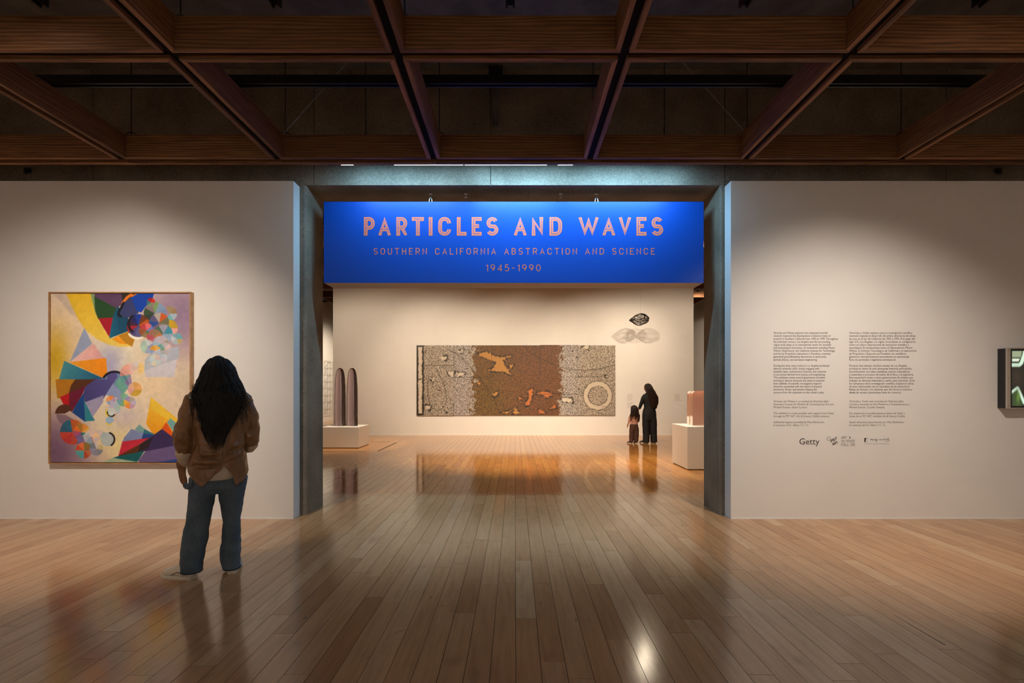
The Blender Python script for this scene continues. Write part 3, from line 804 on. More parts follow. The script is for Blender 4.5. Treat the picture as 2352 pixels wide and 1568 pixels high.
# ------------------------------------------------------------------ painting (numpy brush on a fine grid)
class Canvas:
    def __init__(s, w, h, nx, ny, bg):
        s.nx, s.ny = nx, ny
        xs = np.linspace(0, w, nx); ys = np.linspace(0, h, ny)
        s.X, s.Y = np.meshgrid(xs, ys)
        s.C = np.zeros((ny, nx, 3)); s.C[:] = bg
        s.A = np.ones((ny, nx)); s.px = w / nx
    def mix(s, m, col, a=1.0):
        m = np.clip(m * a, 0, 1)[..., None]
        s.C = s.C * (1 - m) + np.asarray(col, float) * m
    def sd_poly(s, pts):
        P = np.asarray(pts, float); n = len(P)
        d = np.full(s.X.shape, 1e18); sg = np.ones(s.X.shape)
        for i in range(n):
            a, b = P[i], P[i - 1]
            ex, ey = b - a
            wx, wy = s.X - a[0], s.Y - a[1]
            t = np.clip((wx * ex + wy * ey) / (ex * ex + ey * ey + 1e-9), 0, 1)
            d = np.minimum(d, (wx - ex * t) ** 2 + (wy - ey * t) ** 2)
            c1 = s.Y >= a[1]; c2 = s.Y < b[1]; c3 = ex * wy > ey * wx
            f = (c1 & c2 & c3) | (~c1 & ~c2 & ~c3)
            sg = np.where(f, -sg, sg)
        return sg * np.sqrt(d)
    def cov(s, sd, soft=None):
        k = soft or s.px * 0.8
        if soft is None: sd = sd - s.px * 0.7
        return np.clip(0.5 - sd / (2 * k), 0, 1)
    def poly(s, pts, col, a=1.0, soft=None, col2=None, dirv=None):
        m = s.cov(s.sd_poly(pts), soft)
        if col2 is not None:
            P = np.asarray(pts, float); u = s.X * dirv[0] + s.Y * dirv[1]; pu = P[:, 0] * dirv[0] + P[:, 1] * dirv[1]
            t = np.clip((u - pu.min()) / (pu.max() - pu.min()), 0, 1)[..., None]
            cc = np.asarray(col, float) * (1 - t) + np.asarray(col2, float) * t
            mm = np.clip(m * a, 0, 1)[..., None]; s.C = s.C * (1 - mm) + cc * mm
        else:
            s.mix(m, col, a)
    def disc(s, cx, cy, r, col, a=1.0, soft=None):
        s.mix(s.cov(np.hypot(s.X - cx, s.Y - cy) - r, soft), col, a)
    def sector(s, cx, cy, r, a0, a1, col, a=1.0, r0=0.0):
        rr = np.hypot(s.X - cx, s.Y - cy)
        th = (np.degrees(np.arctan2(s.Y - cy, s.X - cx)) - a0) % 360
        m = s.cov(rr - r) * s.cov(r0 - rr if r0 else rr * 0 - 9) * (th <= (a1 - a0) % 360.0001)
        s.mix(m, col, a)
    def wheel(s, cx, cy, r, cols, start=0, a=0.95):
        n = len(cols)
        for i, c in enumerate(cols):
            if c is not None:
                s.sector(cx, cy, r, start + 360 * i / n, start + 360 * (i + 1) / n, c, a)
    def line(s, pts, w, col, a=1.0):
        d = np.full(s.X.shape, 1e18)
        for p, q in zip(pts[:-1], pts[1:]):
            ex, ey = q[0] - p[0], q[1] - p[1]
            wx, wy = s.X - p[0], s.Y - p[1]
            t = np.clip((wx * ex + wy * ey) / (ex * ex + ey * ey + 1e-9), 0, 1)
            d = np.minimum(d, (wx - ex * t) ** 2 + (wy - ey * t) ** 2)
        s.mix(s.cov(np.sqrt(d) - w / 2), col, a)
    def glow(s, cx, cy, rx, ry, col, a=1.0):
        s.mix(np.exp(-(((s.X - cx) / rx) ** 2 + ((s.Y - cy) / ry) ** 2)), col, a)
    def speck(s, amt, cells):
        ny, nx = s.ny, s.nx
        g_ = RNG.normal(size=(ny // cells + 2, nx // cells + 2))
        yi = np.linspace(0, g_.shape[0] - 1.001, ny); xi = np.linspace(0, g_.shape[1] - 1.001, nx)
        y0 = yi.astype(int); x0 = xi.astype(int); fy = (yi - y0)[:, None]; fx = (xi - x0)[None]
        n_ = (g_[y0][:, x0] * (1 - fy) * (1 - fx) + g_[y0 + 1][:, x0] * fy * (1 - fx) + g_[y0][:, x0 + 1] * (1 - fy) * fx + g_[y0 + 1][:, x0 + 1] * fy * fx)
        return n_
    def mesh(s, name, x0, x1, z0, z1, cols=None, i0=0, i1=None):
        i1 = s.nx if i1 is None else i1
        nx, ny = i1 - i0, s.ny
        X, Zg = np.meshgrid(np.linspace(x0, x1, nx), np.linspace(z1, z0, ny))
        V = np.stack([X, np.zeros_like(X), Zg], -1).reshape(-1, 3)
        idx = np.arange(nx * ny).reshape(ny, nx)
        Fq = np.stack([idx[1:, :-1], idx[1:, 1:], idx[:-1, 1:], idx[:-1, :-1]], -1).reshape(-1, 4)
        me = bpy.data.meshes.new(name)
        me.vertices.add(len(V)); me.vertices.foreach_set('co', V.ravel().astype(np.float32))
        me.loops.add(Fq.size); me.loops.foreach_set('vertex_index', Fq.ravel().astype(np.int32))
        me.polygons.add(len(Fq)); me.polygons.foreach_set('loop_start', np.arange(0, Fq.size, 4, dtype=np.int32))
        me.update(calc_edges=True); me.validate()
        a = me.attributes.new('paint', 'FLOAT_COLOR', 'POINT')
        lin = s2l(np.clip(s.C[:, i0:i1], 0, 255))
        rgba = np.concatenate([lin, s.A[:, i0:i1, None]], -1).astype(np.float32)
        a.data.foreach_set('color', rgba.reshape(-1))
        return me

def paint_abstract():
    c = Canvas(1985, 2401, 360, 436, (236, 214, 190))
    T = lambda pts: [(x - 150, y - 147) for x, y in pts]
    # soft ground
    c.glow(1850, 300, 620, 700, (150, 124, 152), 1); c.glow(40, 2250, 640, 600, (120, 88, 118), 1)
    c.glow(150, 700, 420, 500, (236, 205, 158), .9); c.glow(1000, 850, 420, 420, (250, 236, 190), 1)
    c.glow(1500, 1280, 420, 300, (246, 218, 176), .9); c.glow(880, 1750, 420, 420, (246, 232, 196), .9)
    c.glow(1950, 1250, 260, 340, (214, 196, 172), .8); c.glow(1050, 1780, 240, 200, (205, 190, 200), .7)
    c.glow(1000, 2150, 330, 230, (246, 226, 158), .9); c.glow(60, 950, 190, 420, (214, 170, 26), .95)
    c.glow(850, 900, 330, 260, (200, 196, 214), .7)
    # great yellow crescent
    th = np.linspace(math.pi * 1.12, math.pi * .52, 30)
    outer = [(1400 + 1080 * math.cos(t), 0 + 900 * math.sin(t)) for t in th]
    inner = [(1350 + 700 * math.cos(t), 20 + 700 * math.sin(t)) for t in th[::-1]]
    c.poly(T([(365, 140), (430, 300), (520, 480), (650, 670), (820, 800), (980, 875), (1140, 905), (1310, 895), (1230, 850), (1100, 800), (985, 760), (900, 640), (830, 500), (780, 350), (735, 140)]), (236, 190, 40), 1, 6, (250, 214, 92), (.3, 1))
    c.poly(T([(170, 150), (365, 147), (520, 480), (430, 430), (300, 270)]), (205, 184, 168), .8, 20)
    # dark fan under the top edge
    c.poly(T([(720, 140), (775, 140), (790, 330), (830, 505), (790, 420), (745, 250)]), (136, 164, 110))
    c.poly(T([(775, 140), (1160, 140), (1200, 200), (1170, 290), (1085, 355), (780, 195)]), (96, 66, 100))
    c.poly(T([(775, 190), (1085, 355), (1035, 490), (830, 505), (785, 380)]), (36, 76, 40))
    c.poly(T([(835, 498), (1035, 490), (985, 755), (900, 620)]), (170, 22, 42))
    c.poly(T([(990, 778), (1280, 665), (1250, 500), (1110, 330), (1050, 440), (1015, 620)]), (12, 104, 136), 1, None, (10, 66, 100), (1, -.2))
    c.poly(T([(1085, 440), (1100, 340), (1250, 480), (1285, 660), (1150, 715)]), (8, 74, 104), .6)
    c.poly(T([(1160, 140), (1400, 140), (1190, 290)]), (48, 42, 34))
    c.line(T([(1180, 280), (1240, 200), (1300, 160), (1330, 190), (1400, 140)]), 34, (232, 122, 28))
    c.poly(T([(1140, 465), (1175, 290), (1300, 200), (1400, 320), (1400, 420), (1250, 490)]), (56, 62, 112))
    c.poly(T([(1300, 205), (1400, 145), (1620, 140), (1600, 220), (1500, 330), (1440, 410), (1380, 390)]), (4, 66, 176))
    c.line(T([(1190, 280), (1130, 390), (1115, 445), (1150, 470)]), 28, (20, 22, 34))
    c.poly(T([(1110, 745), (1290, 675), (1345, 795), (1310, 895), (1205, 840)]), (192, 134, 28))
    c.poly(T([(1030, 790), (1110, 745), (1220, 865), (1130, 850)]), (252, 160, 20))
    c.sector(1390 - 150, 640 - 147, 158, 10, 150, (255, 248, 226), 1)
    # spiral of wheels, upper right
    c.wheel(1850 - 150, 430 - 147, 100, [(160, 130, 90), (170, 190, 205), (110, 180, 190), None, None, (160, 140, 100)], -60)
    c.wheel(1640 - 150, 430 - 147, 160, [(120, 146, 184), (108, 118, 140), (90, 100, 130), (60, 70, 96), (40, 58, 46), (50, 76, 50), (132, 112, 120), (122, 160, 92), (128, 156, 186)], -30)
    c.wheel(1580 - 150, 270 - 147, 60, [(214, 40, 30), (150, 130, 120), (120, 150, 110), (60, 110, 130), (176, 14, 30)], -70)
    c.wheel(1700 - 150, 560 - 147, 140, [(124, 118, 96), (150, 116, 98), (112, 92, 128), (30, 78, 160), (92, 88, 130), (180, 170, 160), (206, 92, 34), (110, 110, 80)], 10)
    c.wheel(1840 - 150, 640 - 147, 120, [(240, 172, 166), (236, 180, 170), (64, 146, 176), (58, 130, 170), None, None, (206, 166, 24), (196, 160, 40)], 0)
    c.wheel(1760 - 150, 720 - 147, 130, [(150, 174, 198), (160, 184, 204), (150, 150, 172), (70, 110, 90), (160, 160, 180), (60, 146, 172)], 0)
    c.wheel(1400 - 150, 600 - 147, 160, [(40, 46, 120), (90, 88, 140), (74, 66, 126), (166, 20, 36), (54, 26, 60), (20, 28, 96), (10, 50, 156), (110, 52, 22), (190, 86, 20), (112, 92, 44)], 36)
    c.line(T([(1400 + 138 * math.cos(t), 575 + 138 * math.sin(t)) for t in np.linspace(2.2, 4.05, 18)]), 24, (20, 20, 28))
    c.wheel(1515 - 150, 670 - 147, 100, [(40, 120, 90), (150, 120, 80), (156, 88, 48), (200, 62, 70), (232, 110, 120), (120, 126, 190)], 20)
    c.wheel(1630 - 150, 760 - 147, 104, [(206, 120, 80), (190, 96, 110), (190, 80, 96), (170, 110, 90), (150, 120, 90), (196, 120, 60)], 20)
    c.wheel(1530 - 150, 900 - 147, 95, [(150, 170, 210), (170, 210, 190), (160, 200, 190), (200, 215, 220), (130, 140, 190)], 40, .8)
    c.wheel(1720 - 150, 860 - 147, 110, [(100, 160, 176), (80, 160, 176), (160, 190, 210), (190, 190, 210), (196, 180, 190), (160, 150, 120)], 30, .9)
    c.wheel(1780 - 150, 930 - 147, 85, [(252, 150, 110), (150, 146, 90), (120, 170, 160), (190, 180, 190), (220, 190, 190)], 20)
    c.wheel(1640 - 150, 960 - 147, 74, [(246, 160, 150), (140, 160, 200), (226, 160, 36), (240, 180, 80), (190, 200, 210)], 50)
    c.wheel(1950 - 150, 790 - 147, 78, [(190, 170, 110), (170, 190, 200), (190, 200, 210), (120, 170, 180), (100, 176, 190)], 0)
    c.poly(T([(1500, 1080), (1600, 990), (1980, 900), (1975, 1070), (1700, 1160), (1490, 1250)]), (176, 190, 208), .8)
    c.poly(T([(1490, 1250), (1700, 1170), (1945, 1090), (1915, 1330), (1510, 1330)]), (208, 206, 218), .9)
    c.wheel(1640 - 150, 1090 - 147, 80, [(200, 220, 214), (236, 224, 190), (190, 214, 226), (220, 226, 200), (232, 196, 190)], 0, .7)
    c.wheel(1765 - 150, 1060 - 147, 46, [(226, 200, 220), (190, 206, 220), (206, 220, 226)], 30, .7)
    # left shards
    c.poly(T([(630, 640), (735, 860), (430, 1110)]), (158, 170, 200)); c.poly(T([(760, 860), (905, 1065), (430, 1120)]), (238, 170, 164), 1, None, (244, 200, 190), (-1, 0))
    c.glow(850, 1040, 130, 230, (170, 168, 206), .8)
    c.poly(T([(420, 1125), (935, 1065), (960, 1370)]), (250, 146, 12), 1, None, (250, 168, 40), (-1, .2))
    c.poly(T([(345, 1108), (900, 1355), (700, 1372), (270, 1368)]), (72, 150, 160), 1, None, (20, 90, 134), (1, .5))
    U = lambda pts: [(x - 150, y + 1238 - 147) for x, y in pts]
    c.poly(U([(220, 130), (500, 135), (440, 320), (280, 400), (245, 390)]), (186, 122, 14))
    c.poly(U([(500, 135), (790, 130), (640, 240), (410, 330), (440, 220)]), (88, 44, 18))
    # the violet crescent with its dark rim
    c.disc(1060 - 150, 200 + 1091, 180, (108, 140, 178))
    c.poly(U([(790, 130), (960, 130), (960, 40), (1070, 20), (1100, 90), (1040, 180), (900, 400), (640, 450), (620, 330), (640, 240)]), (92, 84, 150), 1, None, (66, 62, 124), (-1, 1))
    c.poly(U([(410, 330), (640, 230), (600, 340), (450, 590), (405, 560)]), (112, 12, 52)); c.poly(U([(285, 385), (410, 330), (400, 570), (345, 510)]), (196, 6, 22))
    c.poly(U([(620, 330), (640, 730), (460, 600), (520, 480)]), (10, 70, 138)); c.poly(U([(635, 450), (775, 715), (645, 725)]), (44, 136, 152))
    c.poly(U([(650, 455), (900, 360), (890, 460), (745, 660)]), (164, 158, 194), .95)
    c.poly(U([(1070, 200), (1140, 90), (1220, 130), (1240, 260), (1190, 330)]), (112, 176, 160)); c.poly(U([(940, 350), (1040, 190), (1180, 340), (1080, 385)]), (146, 160, 202))
    c.poly(U([(1240, 150), (1335, 205), (1245, 270)]), (130, 150, 190))
    a_ = [(1060 + 185 * math.cos(t), 205 + 185 * math.sin(t)) for t in np.linspace(math.radians(215), math.radians(355), 24)]
    c.line(U(a_), 24, (26, 16, 40))
    c.wheel(1290 - 150, 60 + 1091, 150, [(246, 190, 186), (240, 180, 180), None, None, (150, 130, 180), (100, 160, 170), (230, 160, 150), (244, 170, 150)], -100, .85)
    c.wheel(1390 - 150, -30 + 1091, 90, [(250, 214, 120), (244, 220, 180), (226, 200, 190), (220, 210, 210), (246, 206, 120)], 0, .8)
    c.wheel(1180 - 150, 420 + 1091, 90, [(140, 190, 160), (120, 180, 130), (110, 170, 190), (150, 160, 200), (120, 190, 150), (130, 190, 180)], 0, .9)
    c.wheel(1350 - 150, 270 + 1091, 96, [(206, 166, 50), (214, 170, 60), (236, 170, 170), (240, 190, 150), (230, 170, 90), (244, 180, 110)], 10, .95)
    c.wheel(1280 - 150, 460 + 1091, 84, [(206, 160, 190), (250, 150, 60), (250, 190, 60), (170, 150, 200), (190, 180, 160), (200, 190, 214)], 30, .95)
    c.wheel(1010 - 150, 430 + 1091, 64, [(250, 140, 60), (180, 150, 200), (190, 190, 220), (150, 170, 210), (250, 160, 90)], -120, .9)
    c.wheel(1060 - 150, 550 + 1091, 84, [(190, 200, 214), (250, 160, 90), (250, 210, 80), (200, 190, 214), (180, 200, 220), (170, 210, 190)], 10, .9)
    c.disc(1010 - 150, 600 + 1091, 62, (214, 222, 220)); c.line(U([(1012 + 56 * math.cos(t), 602 + 56 * math.sin(t)) for t in np.linspace(.6, 3.3, 14)]), 13, (30, 24, 24))
    c.line(U([(945, 560), (940, 620), (980, 670)]), 12, (240, 206, 60)); c.disc(990 - 150, 715 + 1091, 52, (160, 190, 220)); c.line(U([(945, 750), (985, 780), (1030, 755)]), 10, (246, 214, 70))
    # lower left wheels
    c.sector(345 - 150, 620 + 1091, 130, 180, 330, (86, 46, 26)); c.sector(370 - 150, 640 + 1091, 135, 30, 190, (132, 104, 120), .9)
    c.wheel(460 - 150, 880 + 1091, 175, [(70, 70, 120), None, (200, 70, 44), (196, 44, 46), (206, 60, 40), (30, 90, 120), (28, 100, 130), (196, 88, 26), (206, 110, 30)], -20, .9)
    c.wheel(590 - 150, 880 + 1091, 115, [(60, 150, 160), (60, 116, 60), (130, 90, 150), (192, 84, 120), (240, 120, 40), (176, 130, 50), (240, 150, 50), (248, 190, 90)], 10)
    c.wheel(730 - 150, 950 + 1091, 100, [(250, 130, 60), (200, 140, 50), (150, 170, 160), (226, 214, 210), (236, 206, 200), (244, 200, 170)], 10, .9)
    c.wheel(640 - 150, 1030 + 1091, 110, [(96, 150, 130), (70, 120, 96), (96, 96, 156), (120, 110, 170), (190, 190, 200), (150, 170, 200)], 10, .92)
    c.wheel(620 - 150, 1140 + 1091, 112, [(200, 110, 70), (190, 70, 40), (80, 170, 170), (90, 170, 170), (216, 80, 40), (240, 120, 70), (150, 120, 50), (150, 110, 60)], 0, .95)
    c.wheel(800 - 150, 1120 + 1091, 92, [(130, 136, 150), (140, 140, 160), (150, 150, 180), (120, 130, 150), (210, 200, 200), (206, 190, 130)], 10, .92)
    c.wheel(850 - 150, 960 + 1091, 100, [(244, 216, 150), (240, 210, 160), (216, 210, 220), (250, 214, 160), (226, 206, 200), (170, 196, 190)], 0, .85)
    c.disc(960 - 150, 985 + 1091, 95, (178, 196, 204), .85); c.line(U([(962 + 97 * math.cos(t), 985 + 97 * math.sin(t)) for t in np.linspace(-1.25, 1.0, 18)]), 17, (30, 22, 24))
    # lower right wedge
    c.poly(U([(1585, 390), (1965, 700), (1960, 1010), (1740, 840), (1620, 915), (1515, 760)]), (246, 160, 16), 1, None, (248, 200, 60), (.2, -1))
    c.poly(U([(1585, 395), (1965, 700), (1955, 770), (1590, 560)]), (248, 204, 60))
    c.poly(U([(1740, 830), (1800, 745), (1960, 1010)]), (236, 88, 14)); c.poly(U([(1815, 740), (1860, 690), (1990, 790), (1925, 910)]), (118, 176, 176))
    c.poly(U([(1355, 840), (1415, 775), (1490, 840), (1470, 890)]), (120, 170, 166)); c.poly(U([(1300, 840), (1480, 890), (1450, 975), (1175, 1020), (1200, 960)]), (132, 146, 190))
    c.poly(U([(1480, 890), (1640, 930), (1560, 970), (1450, 975)]), (28, 70, 140)); c.poly(U([(1490, 840), (1640, 920), (1475, 895)]), (50, 116, 130))
    c.poly(U([(1175, 1020), (1560, 965), (1400, 1060), (1120, 1220)]), (206, 40, 64)); c.poly(U([(1440, 1045), (1560, 965), (1700, 930), (1500, 1060), (1400, 1170), (1120, 1222)]), (92, 44, 18))
    c.poly(U([(1400, 1170), (1460, 1040), (1740, 840), (1960, 1010), (2000, 1160), (1480, 1150)]), (58, 42, 92)); c.poly(U([(1430, 1060), (1600, 960), (1540, 1100), (1400, 1165)]), (42, 30, 34))
    c.poly(U([(1400, 1290), (1500, 1160), (2000, 1060), (2100, 1310), (1420, 1310)]), (110, 92, 142)); c.poly(U([(1120, 1225), (1480, 1155), (1380, 1305), (1280, 1290), (1040, 1250)]), (4, 96, 100))
    c.poly(U([(1700, 1310), (2000, 1260), (2135, 1310)]), (40, 70, 150)); c.poly(U([(900, 1310), (1040, 1250), (1380, 1310)]), (170, 190, 160))
    c.C *= (1 + 0.018 * c.speck(1, 9) + 0.014 * c.speck(1, 3))[..., None]
    return c

FZ = 5.432; fs = FZ / F
fx0, fx1 = (110.5 - CX) * fs, (438 - CX) * fs
fz0, fz1 = CH - (1065.5 - CY) * fs, CH - (670 - CY) * fs
pic = tag(empty('framed_painting', (0, WY, 0)), 'large abstract painting of coloured fans and wheels in a thin oak frame', 'painting')
d0, ft = FZ - WY, 0.013
MB().prism([(fx0, fz1), (fx0 + ft, fz1 - ft), (fx0 + ft, fz0 + ft), (fx0, fz0)], d0, -0.002).build('frame_side', M['oak'], pic)
MB().prism([(fx1, fz0), (fx1 - ft, fz0 + ft), (fx1 - ft, fz1 - ft), (fx1, fz1)], d0, -0.002).build('frame_side', M['oak'], pic)
MB().prism([(fx0, fz1), (fx1, fz1), (fx1 - ft, fz1 - ft), (fx0 + ft, fz1 - ft)], d0, -0.002).build('frame_rail', M['oak'], pic)
MB().prism([(fx0, fz0), (fx0 + ft, fz0 + ft), (fx1 - ft, fz0 + ft), (fx1, fz0)], d0, -0.002).build('frame_rail', M['oak'], pic)
MB().box(fx0 + ft, fx1 - ft, -0.02, -0.004, fz0 + ft, fz1 - ft).build('backing', M['frameblack'], pic)
pc = paint_abstract()
gp = ft + 0.006
me = pc.mesh('canvas', fx0 + gp, fx1 - gp, fz0 + gp, fz1 - gp)
link('canvas', me, M['paint'], pic, (0, d0 + 0.012, 0))
MB().box(fx0 + gp, fx1 - gp, d0 + 0.0125, -0.021, fz0 + gp, fz1 - gp).build('stretcher', M['frameblack'], pic)

# ------------------------------------------------------------------ long mural in five panels
MY = 15.42; ms = MY / F
def paint_mural():
    W, H = 457, 162
    c = Canvas(W, H, 640, 226, (190, 176, 158))
    sp = c.speck(1, 5); sp2 = c.speck(1, 2)
    wob = 8 * c.speck(1, 9) + 6 * c.speck(1, 3)
    c.A[:] = 0.88
    band = np.clip((c.X + wob - 128) / 5, 0, 1) * np.clip((333 + wob * .7 - c.X) / 5, 0, 1)
    c.mix(band, (128, 92, 48), 1)
    t = np.clip((c.X - 150) / 120, 0, 1)
    c.mix(band * t, (124, 76, 42), .8)
    c.mix(band * np.exp(-((c.X - 170) / 40) ** 2 - ((c.Y - 130) / 60) ** 2), (122, 96, 30), .6)
    c.mix((1 - band) * np.exp(-((c.X - 105) / 30) ** 2), (186, 178, 176), .8)
    c.mix((1 - band) * np.exp(-((c.X - 350) / 24) ** 2), (186, 180, 178), .8)
    def blob(pts, col, a=.15, rag=3, al=1):
        sd = c.sd_poly(pts) + rag * (.5 * sp2 + .6 * sp)
        rim = c.cov(sd - 4, 1) * c.cov(-sd, 1)
        c.mix(rim * np.clip(.5 + sp, 0, 1), (36, 28, 22), .8)
        m = c.cov(sd, 1.0); c.mix(m, col, al); c.A = c.A * (1 - m) + a * m
    # left pillar
    m = c.cov(c.sd_poly([(0, 0), (17, 0), (17, 162), (0, 162)]) + .6 * sp, 1); c.mix(m, (40, 32, 26)); c.A = c.A * (1 - m) + .9 * m
    m = c.cov(c.sd_poly([(4, 4), (13, 4), (13, 157), (4, 157)]) + .8 * sp, 1); c.mix(m, (206, 192, 174)); c.A = c.A * (1 - m) + .05 * m
    z6 = lambda q: [((930 + x * .12116 - 956.5), (780 + y * .12116 - 792.5)) for x, y in q]
    z7 = lambda q: [((1170 + x * .12116 - 956.5), (780 + y * .12116 - 792.5)) for x, y in q]
    GOLD, OR_ = (180, 130, 66), (186, 108, 52)
    blob(z6([(1360, 270), (1540, 230), (1640, 270), (1720, 320), (1860, 330), (2030, 300), (1860, 380), (1880, 480), (1960, 580), (2000, 670), (1850, 600), (1720, 610), (1590, 580), (1680, 520), (1720, 430), (1560, 360)]), GOLD, .12, 1.6)
    blob(z6([(1660, 1030), (1760, 990), (1760, 1050), (1690, 1090)]), GOLD, .1, 1.5); blob(z6([(1370, 830), (1440, 810), (1410, 870)]), (200, 140, 66), .1, 1.2)
    blob(z6([(1830, 1400), (1950, 1360), (2100, 1300), (2140, 1410)]), GOLD, .1, 1.5); blob(z6([(1980, 490), (2050, 480), (2020, 530)]), GOLD, .2, 1)
    blob(z7([(0, 1400), (70, 1370), (130, 1310), (180, 1400)]), GOLD, .1, 1.2); blob(z7([(350, 970), (430, 920), (440, 1050), (400, 1160), (370, 1240), (300, 1260), (310, 1200), (370, 1100)]), OR_, .1, 1.4)
    blob(z7([(170, 1080), (250, 1130), (180, 1140)]), OR_, .1, 1); blob(z7([(520, 1010), (720, 990), (850, 1050), (740, 1070), (700, 1110), (640, 1060), (520, 1030)]), OR_, .1, 1.2)
    blob(z7([(560, 1330), (680, 1390), (560, 1410)]), OR_, .2, 1.5); blob(z7([(760, 1330), (850, 1240), (890, 1300)]), OR_, .15, 1.5); blob(z7([(0, 470), (70, 480), (30, 540), (0, 520)]), GOLD, .2, 1)
    for pts in ([(650, 330), (800, 310), (780, 390)], [(1000, 230), (1110, 170), (1080, 240)], [(820, 620), (930, 600), (900, 690), (830, 660)], [(960, 620), (1150, 640), (1020, 690)], [(480, 720), (540, 730), (520, 800)], [(390, 1240), (500, 1250), (470, 1350), (400, 1320)]):
        blob(z6(pts), (206, 194, 176), .15, 2)
    for pts in ([(1380, 140), (1500, 110), (1480, 170)], [(1000, 1130), (1180, 1120), (1200, 1200), (1020, 1170)], [(1780, 690), (1840, 690), (1810, 720)]):
        blob(z7(pts), (210, 198, 178), .1, 2)
    for q, w in ((z6([(820, 190), (930, 240), (1100, 370), (1240, 520), (1420, 730), (1560, 930), (1650, 1060), (1730, 1230), (1790, 1410)]), 1.2), (z6([(600, 560), (690, 740), (760, 930), (790, 1100), (780, 1200), (700, 1310), (600, 1350), (490, 1280), (440, 1100), (430, 860), (450, 680)]), 1.0),
                 (z6([(300, 487), (930, 487)]), .7), (z6([(930, 713), (1650, 713)]), .7), (z7([(380, 240), (700, 420), (900, 510), (1150, 570), (1400, 578), (1700, 560), (1880, 510), (2010, 470)]), 1.2),
                 (z7([(1300, 700), (1740, 700)]), .8), (z7([(460, 1038), (1300, 1038)]), .6)):
        c.line(q, w * .35, (34, 26, 20), .62)
    # ring
    cx, cy = z7([(1675, 1065)])[0]
    rr = np.hypot(c.X - cx, c.Y - cy) + .6 * sp
    m = c.cov(rr - 33, .8) * c.cov(22.5 - rr, .8); e = c.cov(np.abs(rr - 33.5) - 1, .8) + c.cov(np.abs(rr - 22) - 1, .8)
    c.mix(m, (200, 186, 166)); c.A = c.A * (1 - m) + .06 * m; c.mix(np.clip(e, 0, 1) * np.clip(.55 + .5 * sp2, 0, 1), (44, 34, 28), .8)
    # black flecks
    f = np.clip(c.speck(1, 7) * 1.2 + .5 * sp2 - 1.95, 0, 1) * (1 - .5 * band); c.mix(f, (24, 18, 14), 1)
    e = c.cov(-(np.minimum(np.minimum(c.X, W - c.X), np.minimum(c.Y, H - c.Y)) - .5), .6)
    return c
mc = paint_mural()
mural = tag(empty('mural_painting', (0, MY, 0)), 'long five-panel abstract mural in speckled grey with a rust brown middle', 'painting')
cuts = [956.4, 1042.7, 1129.3, 1240.3, 1327.2, 1413.5]
for k in range(5):
    a, b = cuts[k], cuts[k + 1]
    i0 = int((a - 956.4) / 457.1 * 639); i1 = int((b - 956.4) / 457.1 * 639) + 1
    top = 792.8 - (0.8 if k in (3,) else 0); bot = 953.5 + (0.6 if k == 0 else 0)
    X0, X1 = (a - CX) * ms + 0.003, (b - CX) * ms - 0.003
    Z0, Z1 = CH - (bot - CY) * ms, CH - (top - CY) * ms
    p = MB().box(X0, X1, 0.001, 15.4575 - MY, Z0, Z1).build('panel', M['muraledge'], mural)
    link('painted_face', mc.mesh('painted_face', X0, X1, Z0, Z1, i0=i0, i1=i1), M['mural'], p)

# ------------------------------------------------------------------ wall text
def text_mesh(lines, height_m, pitch, mat_name, x, z, name, label, italics=(), y=WY - 0.0012, width=None, cat='wall text', shear=0.0, space=1.0):
    """lines set in a plain sans face; x,z = left end of the first base line"""
    paras = [[]]
    for i, ln in enumerate(lines):
        if not ln:
            paras.append([]); continue
        mb = MB()
        runs = ln if isinstance(ln, list) else [(ln, 0.0)]
        xo = 0.0
        for txt, sh in runs:
            cu = bpy.data.curves.new('t', 'FONT'); cu.body = txt; cu.size = 1.0; cu.resolution_u = 2; cu.shear = sh; cu.space_character = space
            cu.fill_mode = 'FRONT'
            ob = bpy.data.objects.new('t', cu); COL.objects.link(ob)
            dg = bpy.context.evaluated_depsgraph_get()
            me = bpy.data.meshes.new_from_object(ob.evaluated_get(dg))
            pts = [(v.co.x + xo, v.co.y - i * pitch / height_m) for v in me.vertices]
            mb.add([(a, 0, b) for a, b in pts], [tuple(p.vertices) for p in me.polygons])
            xo = max((a for a, b in pts), default=xo) + 0.28
            bpy.data.objects.remove(ob, do_unlink=True); bpy.data.curves.remove(cu); bpy.data.meshes.remove(me)
        paras[-1].append(mb)
    allv = [p[0] for pp in paras for m_ in pp for p in m_.v]
    k = (width / (max(allv) - min(allv))) if width else height_m
    r = tag(empty(name, (x, y, z)), label, cat)
    for pp in paras:
        mb = MB()
        for m_ in pp:
            mb.add([(p[0] * k, 0, p[2] * height_m) for p in m_.v], m_.f)
        mb.build('paragraph', M[mat_name], r)
    return r
ws_ = WY / F
wx = lambda u: (u - CX) * ws_
wz = lambda v: CH - (v - CY) * ws_
EN = [[('Particles and Waves', .3), ('explores how advanced scientific', 0)], 'research impacted the development of abstract styles of', 'artwork in Southern California from 1945 to 1990. Throughout',
      'the twentieth century, Los Angeles and the surrounding', 'region took shape as an international center for scientific', 'and technological innovation. At institutions including Mount',
      'Wilson Observatory, the California Institute for Technology,', 'and the Jet Propulsion Laboratory in Pasadena, scientists', 'generated groundbreaking discoveries in astronomy,', 'particle physics, and aerospace engineering.', '',
      'During this time, many artists in Los Angeles produced', 'abstract artworks while closely engaging with', 'scientific ideas, mathematical theories, and materials', 'or processes derived from physics and engineering.',
      'This exhibition unites several generations of artists', 'working in diverse materials and styles to examine', 'how subfields of scientific investigation inspired', 'artworks concerned with the nature of physical', 'structures, forces, and systems shaping the', 'universe from the subatomic to the cosmic scales.']
